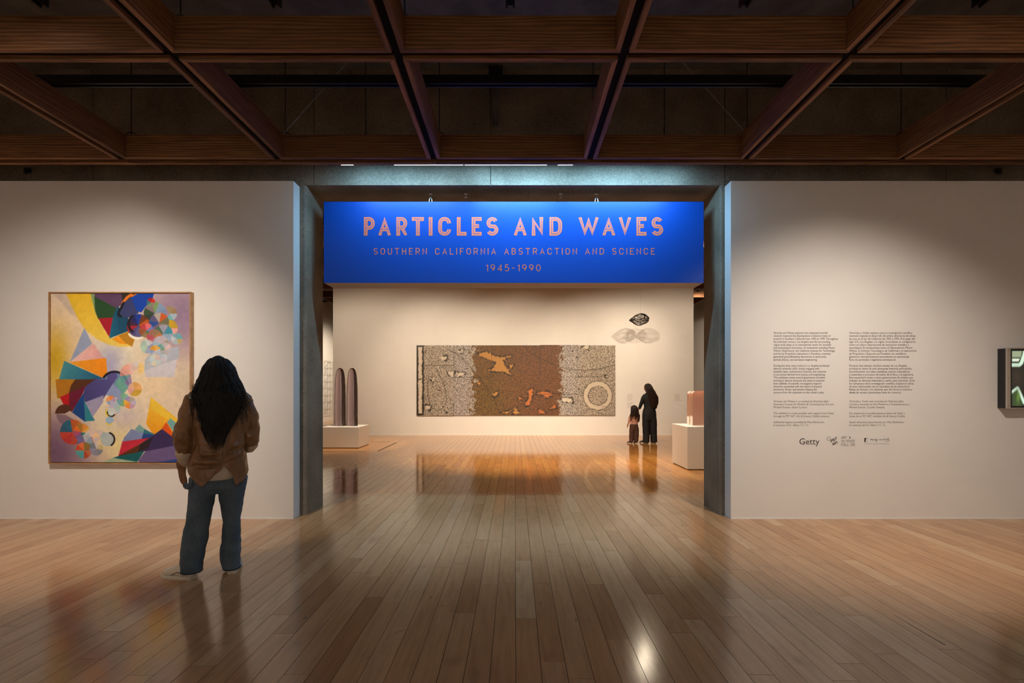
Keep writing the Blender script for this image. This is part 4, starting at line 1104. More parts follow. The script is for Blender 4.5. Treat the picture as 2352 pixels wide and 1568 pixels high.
ES = [[('Part\u00edculas y Ondas', .3), ('explora c\u00f3mo la investigaci\u00f3n cient\u00edfica', 0)], 'avanzada impact\u00f3 el desarrollo de estilos abstractos de obras', 'de arte en el sur de California de 1945 a 1990. A lo largo del',
      'siglo XX, Los \u00c1ngeles y la regi\u00f3n circundante se configuraron', 'como un centro internacional de innovaci\u00f3n cient\u00edfica y', 'tecnol\u00f3gica. En instituciones como el Observatorio Mount',
      'Wilson, el Instituto Tecnol\u00f3gico de California y el Laboratorio', 'de Propulsi\u00f3n a Reacci\u00f3n en Pasadena, los cient\u00edficos', 'generaron descubrimientos innovadores en astronom\u00eda,', 'f\u00edsica de part\u00edculas e ingenier\u00eda aeroespacial.', '',
      'Durante este tiempo, muchos artistas de Los \u00c1ngeles', 'produjeron obras de arte abstractas mientras participaban', 'estrechamente con ideas cient\u00edficas, teor\u00edas matem\u00e1ticas', 'y materiales o procesos derivados de la f\u00edsica y la ingenier\u00eda.',
      'Esta exposici\u00f3n re\u00fane a varias generaciones de artistas que', 'trabajan en diversos materiales y estilos para examinar c\u00f3mo', 'los subcampos de la investigaci\u00f3n cient\u00edfica inspiraron obras', 'de arte relacionadas con la naturaleza de las estructuras', 'f\u00edsicas, las fuerzas y los sistemas que dan forma al universo', 'desde las escalas subat\u00f3micas hasta las c\u00f3smicas.']
EN2 = [[('Particles and Waves', .3), ('is co-curated by Sharrissa Iqbal,', 0)], 'Associate Curator for Modern & Contemporary Art and', 'Michael Duncan, Guest Curator.', '', 'This exhibition is made possible with support from Getty', 'through its PST ART: Art & Science Collide initiative.', '', 'Additional support provided by Mary Bechmann,', 'in memory of Dr. Albert Y.C. Yu.']
ES2 = [[('Part\u00edculas y Ondas', .3), ('est\u00e1 cocurada por Sharrissa Iqbal,', 0)], 'Curadora Asociada de Arte Moderno y Contempor\u00e1neo y', 'Michael Duncan, Curador invitado.', '', 'Esta exposici\u00f3n es posible gracias al apoyo de Getty a', 'trav\u00e9s de su PST ART: iniciativa Art & Science Collide.', '', 'Apoyo adicional proporcionado por Mary Bechmann,', 'en memoria del Dr. Albert Y.C. Yu.']
PT = 6.84 * ws_
text_mesh(EN, 6.9 * ws_, PT, 'ink', wx(1776.3), wz(766.4), 'wall_text', 'black English introduction printed in two paragraphs on the white wall', width=148.5 * ws_)
text_mesh(ES, 6.9 * ws_, PT, 'ink', wx(1950.2), wz(766.4), 'wall_text', 'black Spanish introduction printed in two paragraphs beside the English one', width=154.8 * ws_)
text_mesh(EN2, 6.6 * ws_, 6.84 * ws_, 'greyink', wx(1776.3), wz(923.4), 'wall_text', 'grey English credit lines under the English introduction', width=139 * ws_)
text_mesh(ES2, 6.6 * ws_, 6.84 * ws_, 'greyink', wx(1950.2), wz(923.4), 'wall_text', 'grey Spanish credit lines under the Spanish introduction', width=139 * ws_)
# sponsor marks
L3 = lambda q: [(wx(1760 + x * .15306), wz(900 + y * .15306)) for x, y in q]
text_mesh(['Getty'], 20.5 * ws_, PT, 'ink', wx(1834.8), wz(1020.4), 'sponsor_logo', 'thin black foundation wordmark printed below the credit lines', width=46.2 * ws_, cat='logo')
mb = MB()
def skew_text(mb, txt, o, ux, uz, w=9.5):
    """block letters laid out on a skewed pair of axes (pixels of the zoom)"""
    n = len(txt)
    for i, ch_ in enumerate(txt):
        gw, st = GL[ch_]
        for s in st:
            pts = []
            for a, b in s:
                fx = (i + 0.08 + (a / gw if gw else 0) * 0.74) / n
                pts.append((o[0] + ux[0] * fx + uz[0] * b, o[1] + ux[1] * fx + uz[1] * b))
            ribbon(mb, L3(pts), w * .15306 * ws_, 0)
skew_text(mb, 'PST', (968, 757), (92, -46), (0, -38)); skew_text(mb, 'ART', (1000, 800), (90, -38), (-22, -26), 8)
hx = [(934 + 27 * math.cos(t), 699 + 27 * math.sin(t)) for t in np.linspace(0, 2 * math.pi, 9)]
ribbon(mb, L3(hx), 0.0026, 0)
for t in np.linspace(0, 2 * math.pi, 9)[:-1]:
    ribbon(mb, L3([(934 + 27 * math.cos(t), 699 + 27 * math.sin(t)), (934 + 34 * math.cos(t), 699 + 34 * math.sin(t))]), 0.0028, 0)
pst = mb.build('sponsor_logo', M['ink'], None, (0, WY - 0.0012, 0))
tag(pst, 'black slanted block-letter logo with a small sun ring, in the middle of the sponsor row', 'logo')
mb = MB()
for row, y0, xs in (('ART &', 698, (1128, 1272)), ('SCIENCE', 751, (1128, 1340)), ('COLLIDE', 804, (1125, 1340))):
    n = len(row); x = xs[0]
    for ch_ in row:
        wd = (xs[1] - xs[0]) / n * 1.0
        if ch_ == '&':
            ribbon(mb, L3([(x + 20, y0), (x + 3, y0 - 24), (x + 12, y0 - 32), (x + 18, y0 - 24), (x + 2, y0 - 8), (x + 10, y0), (x + 22, y0 - 12)]), 0.0030, 0)
        elif ch_ != ' ':
            gw, st = GL[ch_]
            for s in st:
                ribbon(mb, L3([(x + (a / gw if gw else .5) * 20, y0 - b * 32) for a, b in s]), 0.0030, 0)
        x += wd
tag(mb.build('sponsor_logo', M['ink'], None, (0, WY - 0.0012, 0)), 'three stacked rows of thin black capitals beside the slanted block logo', 'logo')
mb = MB()
mb.add([(a, 0, b) for a, b in L3([(1470, 752), (1470, 690), (1508, 690), (1490, 712), (1494, 730), (1486, 740), (1492, 752)])], [(0, 1, 2, 3, 4, 5, 6)])
mb.add([(a, 0, b) for a, b in L3([(1500, 752), (1512, 740), (1522, 752)])], [(0, 1, 2)]); ribbon(mb, L3([(1508, 692), (1522, 706)]), 0.004, 0)
for st in ([(1556, 722), (1580, 700), (1590, 722), (1570, 714), (1600, 712), (1606, 722), (1614, 708), (1622, 722), (1640, 716), (1648, 690), (1644, 722), (1668, 708), (1652, 744), (1640, 742), (1670, 716)],
           [(1694, 722), (1702, 708), (1708, 720), (1718, 706), (1728, 720), (1740, 712), (1750, 720), (1758, 708), (1768, 718), (1778, 690), (1782, 718), (1796, 708), (1808, 716), (1830, 690), (1840, 704), (1816, 712), (1840, 722), (1838, 736), (1778, 738)]):
    ribbon(mb, L3(st), 0.0030, 0)
x = 1472
random.seed(3)
while x < 1840:
    l = random.choice((10, 16, 22, 28)); ribbon(mb, L3([(x, 777), (min(x + l, 1843), 777)]), 0.0022, 0); x += l + 5
tag(mb.build('sponsor_logo', M['ink'], None, (0, WY - 0.0012, 0)), 'small black emblem with a handwritten signature, last of the sponsor row', 'logo')

# ------------------------------------------------------------------ wall monitor
mx0, mx1, mz0, mz1, mf = 5.383, 6.55, 1.234, 1.90, 5.38
mon = tag(empty('wall_monitor', (0, 0, 0)), 'black boxed video screen showing glowing green-white shapes on the text wall', 'screen')
MB().box(mx0, mx1, mf + 0.02, WY - 0.001, mz0 + 0.004, mz1 - 0.004).build('case', M['black'], mon)
rim = MB(); t_ = 0.036
for q in ([(mx0, mz0), (mx0 + t_, mz0 + t_ * .3), (mx0 + t_, mz1 - t_ * .3), (mx0, mz1)], [(mx1 - t_, mz0 + t_ * .3), (mx1, mz0), (mx1, mz1), (mx1 - t_, mz1 - t_ * .3)],
          [(mx0, mz0), (mx1, mz0), (mx1 - t_, mz0 + t_ * .3), (mx0 + t_, mz0 + t_ * .3)], [(mx0 + t_, mz1 - t_ * .3), (mx1 - t_, mz1 - t_ * .3), (mx1, mz1), (mx0, mz1)]):
    MB().prism(q, mf, mf + 0.0195).build('rim', M['edgewood'], mon)
MB().box(mx0 + t_, mx1 - t_, mf + 0.012, mf + 0.0195, mz0 + .011, mz1 - .011).build('bezel', M['black'], mon)
for zz in (mz0 + 0.03, (mz0 + mz1) / 2, mz1 - 0.03):
    MB().tube([(mx0 + .010, mf - .002, zz), (mx0 + .010, mf + .001, zz)], 0.004, 8).build('screw', M['black'], mon)
scn = Canvas(230, 124, 150, 80, (30, 30, 22))
k3 = lambda q: [((x - 885) * .1403, (y - 322) * .1403) for x, y in q]
scn.poly(k3([(885, 322), (1060, 322), (1040, 430), (885, 430)]), (176, 190, 150), .9, 1.5); scn.poly(k3([(885, 445), (1020, 445), (1000, 495), (885, 495)]), (235, 250, 220), 1, 1.2)
scn.line(k3([(885, 550), (1010, 550), (1045, 520), (1090, 400), (1110, 322)]), 6.5, (225, 255, 225)); scn.line(k3([(885, 990), (980, 915), (1090, 1150), (1180, 1225)]), 5, (225, 255, 232))
scn.poly(k3([(885, 1010), (980, 940), (1080, 1225), (885, 1225)]), (62, 84, 46), .9, 3); scn.glow(15, 105, 4, 12, (110, 150, 50), .9); scn.glow(12, 60, 14, 20, (60, 46, 36), .9)
scn.line(k3([(1180, 322), (1300, 600), (1600, 640), (1900, 420), (2300, 380)]), 6, (220, 255, 225)); scn.line(k3([(1300, 1225), (1500, 900), (1900, 1000), (2500, 800)]), 5, (215, 250, 225))
scn.poly(k3([(1500, 640), (2100, 560), (2300, 800), (1600, 840)]), (120, 160, 110), .7, 4)
sm, nt, b = new_mat('screen_picture')
at = N(nt, 'ShaderNodeAttribute', attribute_name='paint'); nt.links.new(at.outputs['Color'], b.inputs['Emission Color']); b.inputs['Emission Strength'].default_value = 0.85
b.inputs['Base Color'].default_value = (0.01, 0.01, 0.01, 1); b.inputs['Roughness'].default_value = 0.25
sxa = (2324.2 - CX) / F * (mf + .011)
link('screen', scn.mesh('screen', sxa, mx1 - t_ - .012, CH - (932 - CY) / F * mf, CH - (805.2 - CY) / F * mf), sm, mon, (0, mf + .0112, 0))

# ------------------------------------------------------------------ far gallery: plinths, sculptures, tape, labels
def plinth(x0, x1, y0, y1, h, label):
    r = tag(empty('plinth', ((x0 + x1) / 2, (y0 + y1) / 2, 0)), label, 'plinth')
    a, b = (x1 - x0) / 2, (y1 - y0) / 2
    MB().box(-a + .02, a - .02, -b + .02, b - .02, 0.0, 0.0145).build('toe_kick', M['black'], r)
    MB().bbox(-a, a, -b, b, 0.015, h, 0.003).build('body', M['plinth'], r)
    return r
plinth(-4.76, -3.83, 12.05, 12.93, 0.514, 'low white plinth under the pair of mauve resin columns')
plinth(3.085, 4.02, 8.81, 9.66, 0.772, 'tall white plinth under the pink resin arch, beside the concrete jamb')

col_pair = tag(empty('resin_columns', (-4.29, 12.5, 0.5155)), 'pair of glossy mauve resin columns with rounded tops on the low plinth', 'sculpture')
for cx_ in (-0.153, 0.153):
    prof = [(0.0, 0), (0.135, 0), (0.140, 0.01), (0.140, 0.35), (0.138, 0.7), (0.132, 1.0), (0.122, 1.18), (0.108, 1.30), (0.088, 1.39), (0.060, 1.44), (0.03, 1.463), (0.001, 1.47)]
    rings = []
    for rr_, z_ in prof:
        rr_ = max(rr_, 0.0008)
        rings.append([(cx_ + rr_ * math.cos(a), 0.75 * rr_ * math.sin(a), z_) for a in [2 * math.pi * k / 40 for k in range(40)]])
    c_ = MB().loft(rings).build('column', M['mauve'], col_pair, smooth=True)
pk = tag(empty('resin_arch', (3.55, 9.28, 0.7735)), 'glossy pink resin arch with rounded shoulders on the tall plinth', 'sculpture')
def arch_poly(w, h, r):
    return [(-w, 0), (w, 0)] + [(w - r + r * math.cos(a), h - r + r * math.sin(a)) for a in np.linspace(0, math.pi / 2, 8)] + [(-w + r + r * math.cos(a), h - r + r * math.sin(a)) for a in np.linspace(math.pi / 2, math.pi, 8)]
outer = arch_poly(.255, .64, .07); inn = arch_poly(.12, .46, .10)
MB().prism(outer, -0.15, -0.02).build('slab', M['pink'], pk)
MB().prism(outer, 0.02, 0.15).build('slab', M['pink'], pk)
MB().prism([(a * .72, b * .93) for a, b in outer], -0.0195, 0.0195).build('core', M['pink'], pk)
tg = 'black tape lines on the floor around the low plinth'
for (x0, x1, y0, y1), lb in (((-5.2, -3.454, 11.36, 11.40), 'black floor tape strip in front of the low plinth'), ((-3.225, -3.185, 11.5, 13.28), 'black floor tape strip running away beside the low plinth'), ((-3.98, -3.45, 13.52, 13.55), 'black floor tape strip behind the low plinth')):
    tag(MB().box(x0, x1, y0, y1, 0.0002, 0.0012).build('floor_tape', M['tape']), lb, 'floor marking')
def wall_label(u0, u1, v0, v1, label, rows):
    Z_ = 15.455; s_ = Z_ / F
    r = tag(empty('wall_label', ((u0 - CX) * s_, Z_, CH - (v1 - CY) * s_)), label, 'label')
    w, h = (u1 - u0) * s_, (v1 - v0) * s_
    MB().box(0, w, -0.002, 0.004, 0, h).build('card', M['card'], r)
    mb = MB(); random.seed(int(u0))
    for k in range(rows):
        if rows > 6 and k == rows // 2: continue
        z_ = h - (k + .7) * h / (rows + .4)
        mb.add([(w * .06, -.003, z_), (w * random.uniform(.6, .94), -.003, z_), (w * .9, -.003, z_ + h / rows * .34), (w * .06, -.003, z_ + h / rows * .34)], [(0, 1, 2, 3)])
    mb.build('print', M['cardink'], r)
wall_label(1440, 1455, 904, 937, 'tall pale wall label beside the mural, behind the child', 12)
wall_label(1548, 1564, 904, 919, 'small pale wall label alone on the partition right of the woman in black', 5)

# open wire form hanging before the partition
hw = tag(empty('wire_sculpture', (3.68, 14.55, 3.5)), 'small black open-mesh form hanging in the air before the partition', 'sculpture')
def blob_pt(u, v):
    d = Vector((math.cos(u) * math.sin(v), math.sin(u) * math.sin(v), math.cos(v)))
    k = 1 + 0.16 * noise.noise(d * 1.7 + Vector((3, 1, 7)))
    taper = 1.05 - 0.55 * max(0, -d.x) ** 1.2
    return (d.x * 0.285 * k, d.y * 0.16 * k * taper, d.z * 0.165 * k * taper + 0.02 * d.x)
random.seed(11)
mbw = MB()
nu, nv = 26, 11
P = {}
for i in range(nu):
    for j in range(nv + 1):
        P[i, j] = blob_pt(2 * math.pi * (i + random.uniform(-.35, .35)) / nu, math.pi * (0.04 + 0.92 * j / nv) + random.uniform(-.08, .08))
for i in range(nu):
    for j in range(nv + 1):
        fro = P[i, j][1] < -0.02 and -0.14 < P[i, j][0] < 0.06
        if fro and random.random() < 0.75: continue
        dens = 0.95 if P[i, j][0] > 0.06 else 0.55
        for di, dj in ((1, 0), (0, 1), (1, 1), (1, -1)):
            q = ((i + di) % nu, j + dj)
            if q in P and random.random() < dens:
                mbw.tube([P[i, j], P[q]], random.uniform(0.0022, 0.0055), 4, cap=False)
mbw.build('mesh_shell', M['wire'], hw)
mb = MB()
for (a0, nm) in ((0.0, 0), (0.5, 1), (1.0, 2)):
    pts = [blob_pt(t, math.pi / 2 + 0.35 * math.sin(t + a0 * 2) * a0) for t in np.linspace(0, 2 * math.pi, 30)]
    mb.tube(pts, 0.006, 5, cap=False)
pts = [tuple(Vector(blob_pt(0 if t < math.pi else math.pi, t if t < math.pi else 2 * math.pi - t))) for t in np.linspace(0.001, 2 * math.pi - .001, 36)]
mb.tube(pts, 0.007, 5, cap=False)
mb.build('rim_wire', M['wire'], hw)
MB().tube([(0.02, 0, 0.15), (0.02, 0, 6.15 - 3.5)], 0.0014, 5).build('suspension_wire', M['palewire'], hw)

# wire lattice on the far side wall
lw = tag(empty('wire_lattice', (XL + 0.06, 21.7, 0.3)), 'tall pale wire lattice hung on the far left side wall behind the columns', 'sculpture')
mb = MB()
for yy in (0.0, 0.32, 0.62, 0.92): mb.tube([(0, yy, 0), (0, yy, 2.4)], 0.006, 5)
for zz in np.linspace(0, 2.4, 9): mb.tube([(0, 0, zz), (0, 0.92, zz)], 0.006, 5)
for k in range(8): mb.tube([(0, 0, 0.3 * k), (0, 0.62 if k % 2 else 0.32, 0.3 * k + 0.3)], 0.006, 5)
mb.build('lattice', M['palewire'], lw)
for zz in (0.1, 2.3):
    MB().tube([(0, 0.05, zz), (-0.059, 0.05, zz)], 0.008, 6).build('standoff', M['palewire'], lw)

# dark splinter gaps in the front floor
for k_, (a, b) in enumerate((((2054, 1412), (2171, 1481)), ((944, 1443), (907, 1453)))):
    pa = [F * CH / (a[1] - CY), F * CH / (b[1] - CY)]
    x_a, x_b = (a[0] - CX) / F * pa[0], (b[0] - CX) / F * pa[1]
    w_ = 0.006
    o = MB().loft([[(x_a - .001, pa[0], .0001), (x_a + .001, pa[0], .0001), (x_b + w_ / 2, pa[1], .0001), (x_b - w_ / 2, pa[1], .0001)], [(x_a - .001, pa[0], .0007), (x_a + .001, pa[0], .0007), (x_b + w_ / 2, pa[1], .0007), (x_b - w_ / 2, pa[1], .0007)]]).build('filler_strip', M['scrape'], floor)

# ------------------------------------------------------------------ people
def lerp_tab(tab, z):
    """tab: rows (z, v1, v2, ...) with falling z"""
    if z >= tab[0][0]: return tab[0][1:]
    for a, b in zip(tab[:-1], tab[1:]):
        if z >= b[0]:
            t = (a[0] - z) / (a[0] - b[0]); t = t * t * (3 - 2 * t) * 0.5 + t * 0.5
            return tuple(p + (q - p) * t for p, q in zip(a[1:], b[1:]))
    return tab[-1][1:]

def hand(mb, wrist, d, side, k=1.0, curl=0.5, palm_n=Vector((0, 1, 0))):
    """palm and five fingers; d = pointing direction, side = direction of the thumb"""
    wrist = Vector(wrist); d = Vector(d).normalized(); side = Vector(side).normalized(); nrm = d.cross(side).normalized()
    mb.tube([wrist - d * .02 * k, wrist + d * .03 * k, wrist + d * .085 * k], [(.024 * k, .018 * k), (.034 * k, .016 * k), (.038 * k, .014 * k)], 10)
    for i, (o_, l) in enumerate(((.028, .068), (.010, .078), (-.009, .073), (-.027, .058))):
        b = wrist + d * .08 * k + side * o_ * k
        m1 = b + d * l * .45 * k + nrm * l * .18 * curl * k; m2 = m1 + d * l * .33 * k * (1 - .4 * curl) + nrm * l * .32 * curl * k; m3 = m2 + d * l * .2 * k * (1 - .7 * curl) + nrm * l * .26 * curl * k
        mb.tube([b - d * .02 * k, b, m1, m2, m3], [.0095 * k, .0095 * k, .0085 * k, .0078 * k, .006 * k], 8)
    b = wrist + d * .02 * k + side * .025 * k
    mb.tube([b, b + (side * .8 + d * .5) * .035 * k, b + (side * .75 + d * 1.3) * .045 * k, b + (side * .6 + d * 1.9) * .05 * k], [.014 * k, .012 * k, .010 * k, .007 * k], 8)

def head(mb, c, k, yaw=0.0):
    """skull, jaw, nose, lips, brow and ears; faces +Y before turning by yaw"""
    sub = MB()
    sub.ell((0, -.005, .03), (.078, .098, .085), 20, 14); sub.ell((0, .022, -.035), (.062, .074, .085), 18, 12)
    sub.ell((0, .035, -.095), (.032, .036, .026), 12, 8)
    sub.tube([(0, .088, .025), (0, .104, -.008), (0, .118, -.032), (0, .096, -.042)], [.009, .011, .015, .010], 8)
    sub.ell((0, .093, -.066), (.024, .010, .006), 10, 6); sub.ell((0, .091, -.077), (.021, .011, .007), 10, 6)
    sub.ell((-.03, .080, .03), (.026, .014, .008), 10, 6); sub.ell((.03, .080, .03), (.026, .014, .008), 10, 6)
    for s in (-1, 1):
        sub.ell((s * .080, -.008, -.015), (.011, .020, .032), 10, 8)
    ca, sa = math.cos(yaw), math.sin(yaw)
    mb.add([(c[0] + k * (x * ca - y * sa), c[1] + k * (x * sa + y * ca), c[2] + k * z) for x, y, z in sub.v], sub.f)

def eyes(parent, c, k, yaw):
    ca, sa = math.cos(yaw), math.sin(yaw)
    for s in (-1, 1):
        x, y, z = s * .031, .077, .006
        p = (c[0] + k * (x * ca - y * sa), c[1] + k * (x * sa + y * ca), c[2] + k * z)
        MB().ell(p, (.0125 * k,) * 3, 10, 8).build('eye', M['eye'], parent, smooth=True)

def foot(parent, heel, direc, k, mat, sole, lace=True):
    """low shoe: heel centre on the floor, pointing along direc"""
    ang = math.atan2(direc[1], direc[0])
    e = empty('shoe', (heel[0], heel[1], 0.0), (0, 0, ang)); e.parent = parent
    st = [(-.03, .026, .034), (-.01, .036, .085), (.03, .040, .100), (.08, .042, .102), (.12, .045, .090), (.16, .050, .075), (.20, .050, .064), (.235, .040, .054), (.255, .022, .036)]
    rings = []
    for x, w, h in st:
        r = []
        for t in np.linspace(0, 2 * math.pi, 17)[:-1]:
            c_, s_ = math.cos(t), math.sin(t)
            r.append((x * k, math.copysign(abs(c_) ** .75, c_) * w * k, (.016 + (h - .016) * (0.5 + 0.5 * math.copysign(abs(s_) ** .7, s_))) * k))
        rings.append(r)
    MB().loft(rings).build('upper', mat, e, smooth=True)
    ol = [(x - (.006 if i == 0 else -.006 if i == len(st) - 1 else 0), w + .005) for i, (x, w, h) in enumerate(st)]
    poly = [(x * k, w * k) for x, w in ol] + [(x * k, -w * k) for x, w in reversed(ol)]
    MB().loft([[(a, b, 0.0012) for a, b in poly], [(a * 1.01, b * 1.03, .012 * k) for a, b in poly], [(a, b, .026 * k) for a, b in poly]]).build('sole', sole, e)
    if lace:
        mb = MB()
        for x in (.085, .105, .125):
            mb.tube([(x * k, -.034 * k, (.080 - (x - .1) * .3) * k), (x * k, 0, (.105 - (x - .08) * .45) * k), (x * k, .034 * k, (.080 - (x - .1) * .3) * k)], .003 * k, 5)
        mb.tube([(.03 * k, -.039 * k, .05 * k), (.09 * k, -.042 * k, .05 * k), (.14 * k, -.046 * k, .028 * k)], .0025 * k, 5)
        mb.tube([(.03 * k, .039 * k, .05 * k), (.09 * k, .042 * k, .05 * k), (.14 * k, .046 * k, .028 * k)], .0025 * k, 5)
        mb.build('laces', M['lace'], e)
    return e

def hair_strands(tab, n, wave, rad, rnd, zend, top, amin=-math.pi, amax=math.pi, cy0=None, seg=26, freq=(14, 26), flat=None, stray=0.0):
    """wavy locks following the outline in tab (z, cx, cy, rx, ry)"""
    mb = MB()
    for s in range(n):
        a = rnd.uniform(amin, amax)
        ze = zend(a, rnd); z0 = top - abs(rnd.gauss(0, .05)); ph = rnd.uniform(0, 6.28); fr = rnd.uniform(*freq); am = rnd.uniform(.5, 1.3) * wave
        off = rnd.uniform(.97, 1.05) + (stray * rnd.random() if rnd.random() < .3 else 0); r0 = rnd.uniform(.6, 1.2) * rad
        pts, rr = [], []
        for i in range(seg + 1):
            t = i / seg; z = z0 + (ze - z0) * t
            cx_, cy_, rx_, ry_ = lerp_tab(tab, z)
            grow = min(1, t * 3)
            aa = a + am / max(rx_, .05) * math.sin(fr * (z0 - z) + ph) * grow + .05 * math.sin(3 * t + ph)
            o_ = off + am * 1.2 * math.sin(fr * 1.13 * (z0 - z) + ph * 2) * grow
            fl = 1 if flat is None else .55 + .45 * min(1, max(0, (z - flat) / .12))
            pts.append((cx_ + rx_ * o_ * math.sin(aa), cy_ - ry_ * o_ * math.copysign(abs(math.cos(aa)) ** fl, math.cos(aa)), z)); rr.append(r0 * (1 - .75 * t ** 2))
        mb.tube(pts, rr, 5)
    return mb

# ---- visitor looking at the painting
K = 292.0
wl = lambda u: (u - 500) / K
wv_ = lambda v: CH - (v - CY) / K
WTH = math.atan2(2.339, 3.87); WSC = math.cos(WTH)
woman = tag(empty('person', (-2.339, 3.87, 0), (0, 0, WTH)), 'standing person with long black curly hair, brown jacket and wide jeans', 'person')
woman.scale = (WSC, WSC, 1)
def wloc(u, v, y):
    """photo pixel on the visitor at local depth y -> local x, z"""
    c, s_ = math.cos(WTH), math.sin(WTH); U = (u - CX) / F
    x = (U * 3.87 + WSC * U * y * c + 2.339 + WSC * y * s_) / (WSC * (c - U * s_))
    Zd = 3.87 + WSC * (x * s_ + y * c)
    return x, CH - (v - CY) / F * Zd
body = MB()
HC = (0.01, 0.02, 1.585)
head(body, HC, 1.0)
body.tube([(0.01, .0, 1.54), (0.012, -.005, 1.46), (0.012, -.005, 1.40)], [.05, .052, .07], 14)
body.loft([sring(.0, .005, .80, .15, .10, 20), sring(.0, .005, .95, .14, .095, 20), sring(.005, .0, 1.1, .135, .09, 20), sring(.01, 0, 1.28, .155, .095, 20), sring(.012, 0, 1.39, .12, .075, 20), sring(.012, 0, 1.43, .06, .05, 20)])
body.tube([(-.13, 0, 1.36), (-.215, 0, 1.22), (-.25, -.01, 1.07), (-.235, .06, .95), (-.20, .13, .87)], [.05, .045, .04, .034, .028], 12)
body.tube([(.16, 0, 1.36), (.25, 0, 1.23), (.265, .0, 1.08), (.245, .075, .99), (.14, .165, .93)], [.05, .045, .04, .034, .028], 12)
body.tube([(-.10, 0, .82), (-.12, -.01, .62), (-.16, -.03, .40), (-.215, -.06, .08)], [.085, .075, .055, .04], 14)
body.tube([(.09, 0, .82), (.105, .02, .62), (.11, .04, .40), (.11, .05, .08)], [.085, .07, .05, .04], 14)
hand(body, (-.195, .14, .865), (.30, .35, -.9), (.3, .9, .1), .95)
hand(body, (.125, .172, .922), (-.35, .35, -.8), (-.2, .9, .2), .95)
remesh(body, 'body', M['skin'], woman, 0.006, smooth_it=3)
eyes(woman, HC, 1.0, 0)

# jeans
def leg_rings(rows):
    out = []
    for v, a, b, y_, ry in rows:
        xa, za = wloc(a, v, y_); xb, zb = wloc(b, v, y_)
        out.append(sring((xa + xb) / 2, y_, (za + zb) / 2, (xb - xa) / 2 - .003, ry, 28, 2.3))
    return out
jn_ = MB()
jn_.loft(leg_rings([(1055, 450, 556, 0, .120), (1085, 438, 568, -.002, .130), (1104, 433, 569, -.008, .144), (1118, 432, 565, -.008, .14), (1130, 440, 556, 0, .11)]))
jn_.loft(leg_rings([(1095, 432, 503, -.005, .145), (1135, 431, 497, -.005, .13), (1171, 428, 490, 0, .118), (1203, 422, 484, 0, .108), (1255, 413, 476, 0, .108), (1290, 410, 469, 0, .112), (1311, 414, 466, 0, .106)]))
jn_.loft(leg_rings([(1095, 497, 571, -.005, .14), (1135, 501, 562.5, .0, .125), (1171, 506.5, 556, .005, .105), (1196, 511, 553.5, .01, .095), (1217, 509.5, 554, .01, .095), (1255, 504.5, 555, .01, .105), (1282, 502.5, 554.5, .01, .11), (1303, 511, 552.5, .01, .105)]))
def jd(p, n):
    k_ = max(0, min(1, (p.z - .03) * 12))
    f = .0028 * math.sin(46 * p.z + 9 * p.x + 5 * noise.noise(p * 5)) * max(0, min(1, (.5 - p.z) * 4)) + .007 * noise.noise(p * 8) + .003 * noise.noise(p * 22)
    return f * k_
jeans = remesh(jn_, 'jeans', M['denim'], woman, 0.0075, jd, 3)
M['stitch'] = simple('denim_hem_stitching', (0.02, 0.03, 0.045), 0.9)
for rows in ((1309, 413.5, 466.5, 0, .107), (1301, 511, 553, .01, .106)):
    v, a, b, y_, ry = rows
    MB().loft(leg_rings([(v - 1.4, a - 1.2, b + 1.2, y_, ry + .002), (v + 1.4, a - 1.2, b + 1.2, y_, ry + .002)])).build('hem', M['stitch'], jeans)
mbp = MB()
pk_pts = [(.155, -.104, .80), (.205, -.07, .79), (.185, -.085, .62), (.16, -.10, .60)]
mbp.tube([(.226, -.060, .76), (.214, -.06, .64), (.196, -.055, .52)], .0022, 5)
mbp.build('side_seam', M['stitch'], jeans)
lp = MB(); lp.tube([(-.245, -.06, .735), (-.22, -.10, .725), (-.19, -.125, .755)], .012, 8); lp.tube([(-.255, -.05, .715), (-.225, -.1, .703), (-.19, -.13, .735)], .010, 8)
lp.build('hammer_loop', M['denim'], jeans, smooth=True)

# tee
MB().loft([sring(.0, .0, z, .214, .160, 32) for z in (.752, .80, .88, .95)]).build('tee_shirt', M['tee'], woman, smooth=True)

# jacket: an open shell with a vented hem, plus sleeves
JT = [(1.475, .012, -.005, .066, .062), (1.455, .012, -.005, .10, .072), (1.435, .014, -.005, .155, .088), (1.412, .018, -.005, .205, .102), (1.38, .020, -.005, .225, .115),
      (1.30, .022, -.005, .222, .132), (1.18, .022, -.005, .212, .142), (1.06, .022, -.005, .205, .146), (.98, .018, -.01, .208, .152), (.90, .006, -.01, .228, .166), (.80, .004, -.01, .242, .172), (.70, .004, -.01, .248, .176)]
HEM = [(-2.75, .86), (-1.5, .84), (-1.1, .79), (-.52, .708), (-.40, .72), (.19, .862), (.36, .80), (.54, .704), (.8, .72), (1.25, .772), (1.7, .80), (2.75, .82)]
ha = [h_[0] for h_ in HEM]; hz = [h_[1] for h_ in HEM]
jk = MB()
na, nv = 120, 60
grid = []
for i in range(na + 1):
    a = -2.75 + 5.5 * i / na
    zb = float(np.interp(a, ha, hz)); row = []
    for j in range(nv + 1):
        z = 1.475 + (zb - 1.475) * (j / nv)
        cx_, cy_, rx_, ry_ = lerp_tab(JT, z)
        s_, c_ = math.sin(a), math.cos(a)
        e_ = .88
        row.append((cx_ + rx_ * math.copysign(abs(s_) ** e_, s_), cy_ - ry_ * math.copysign(abs(c_) ** e_, c_), z))
    grid.append(row)
tk = .014
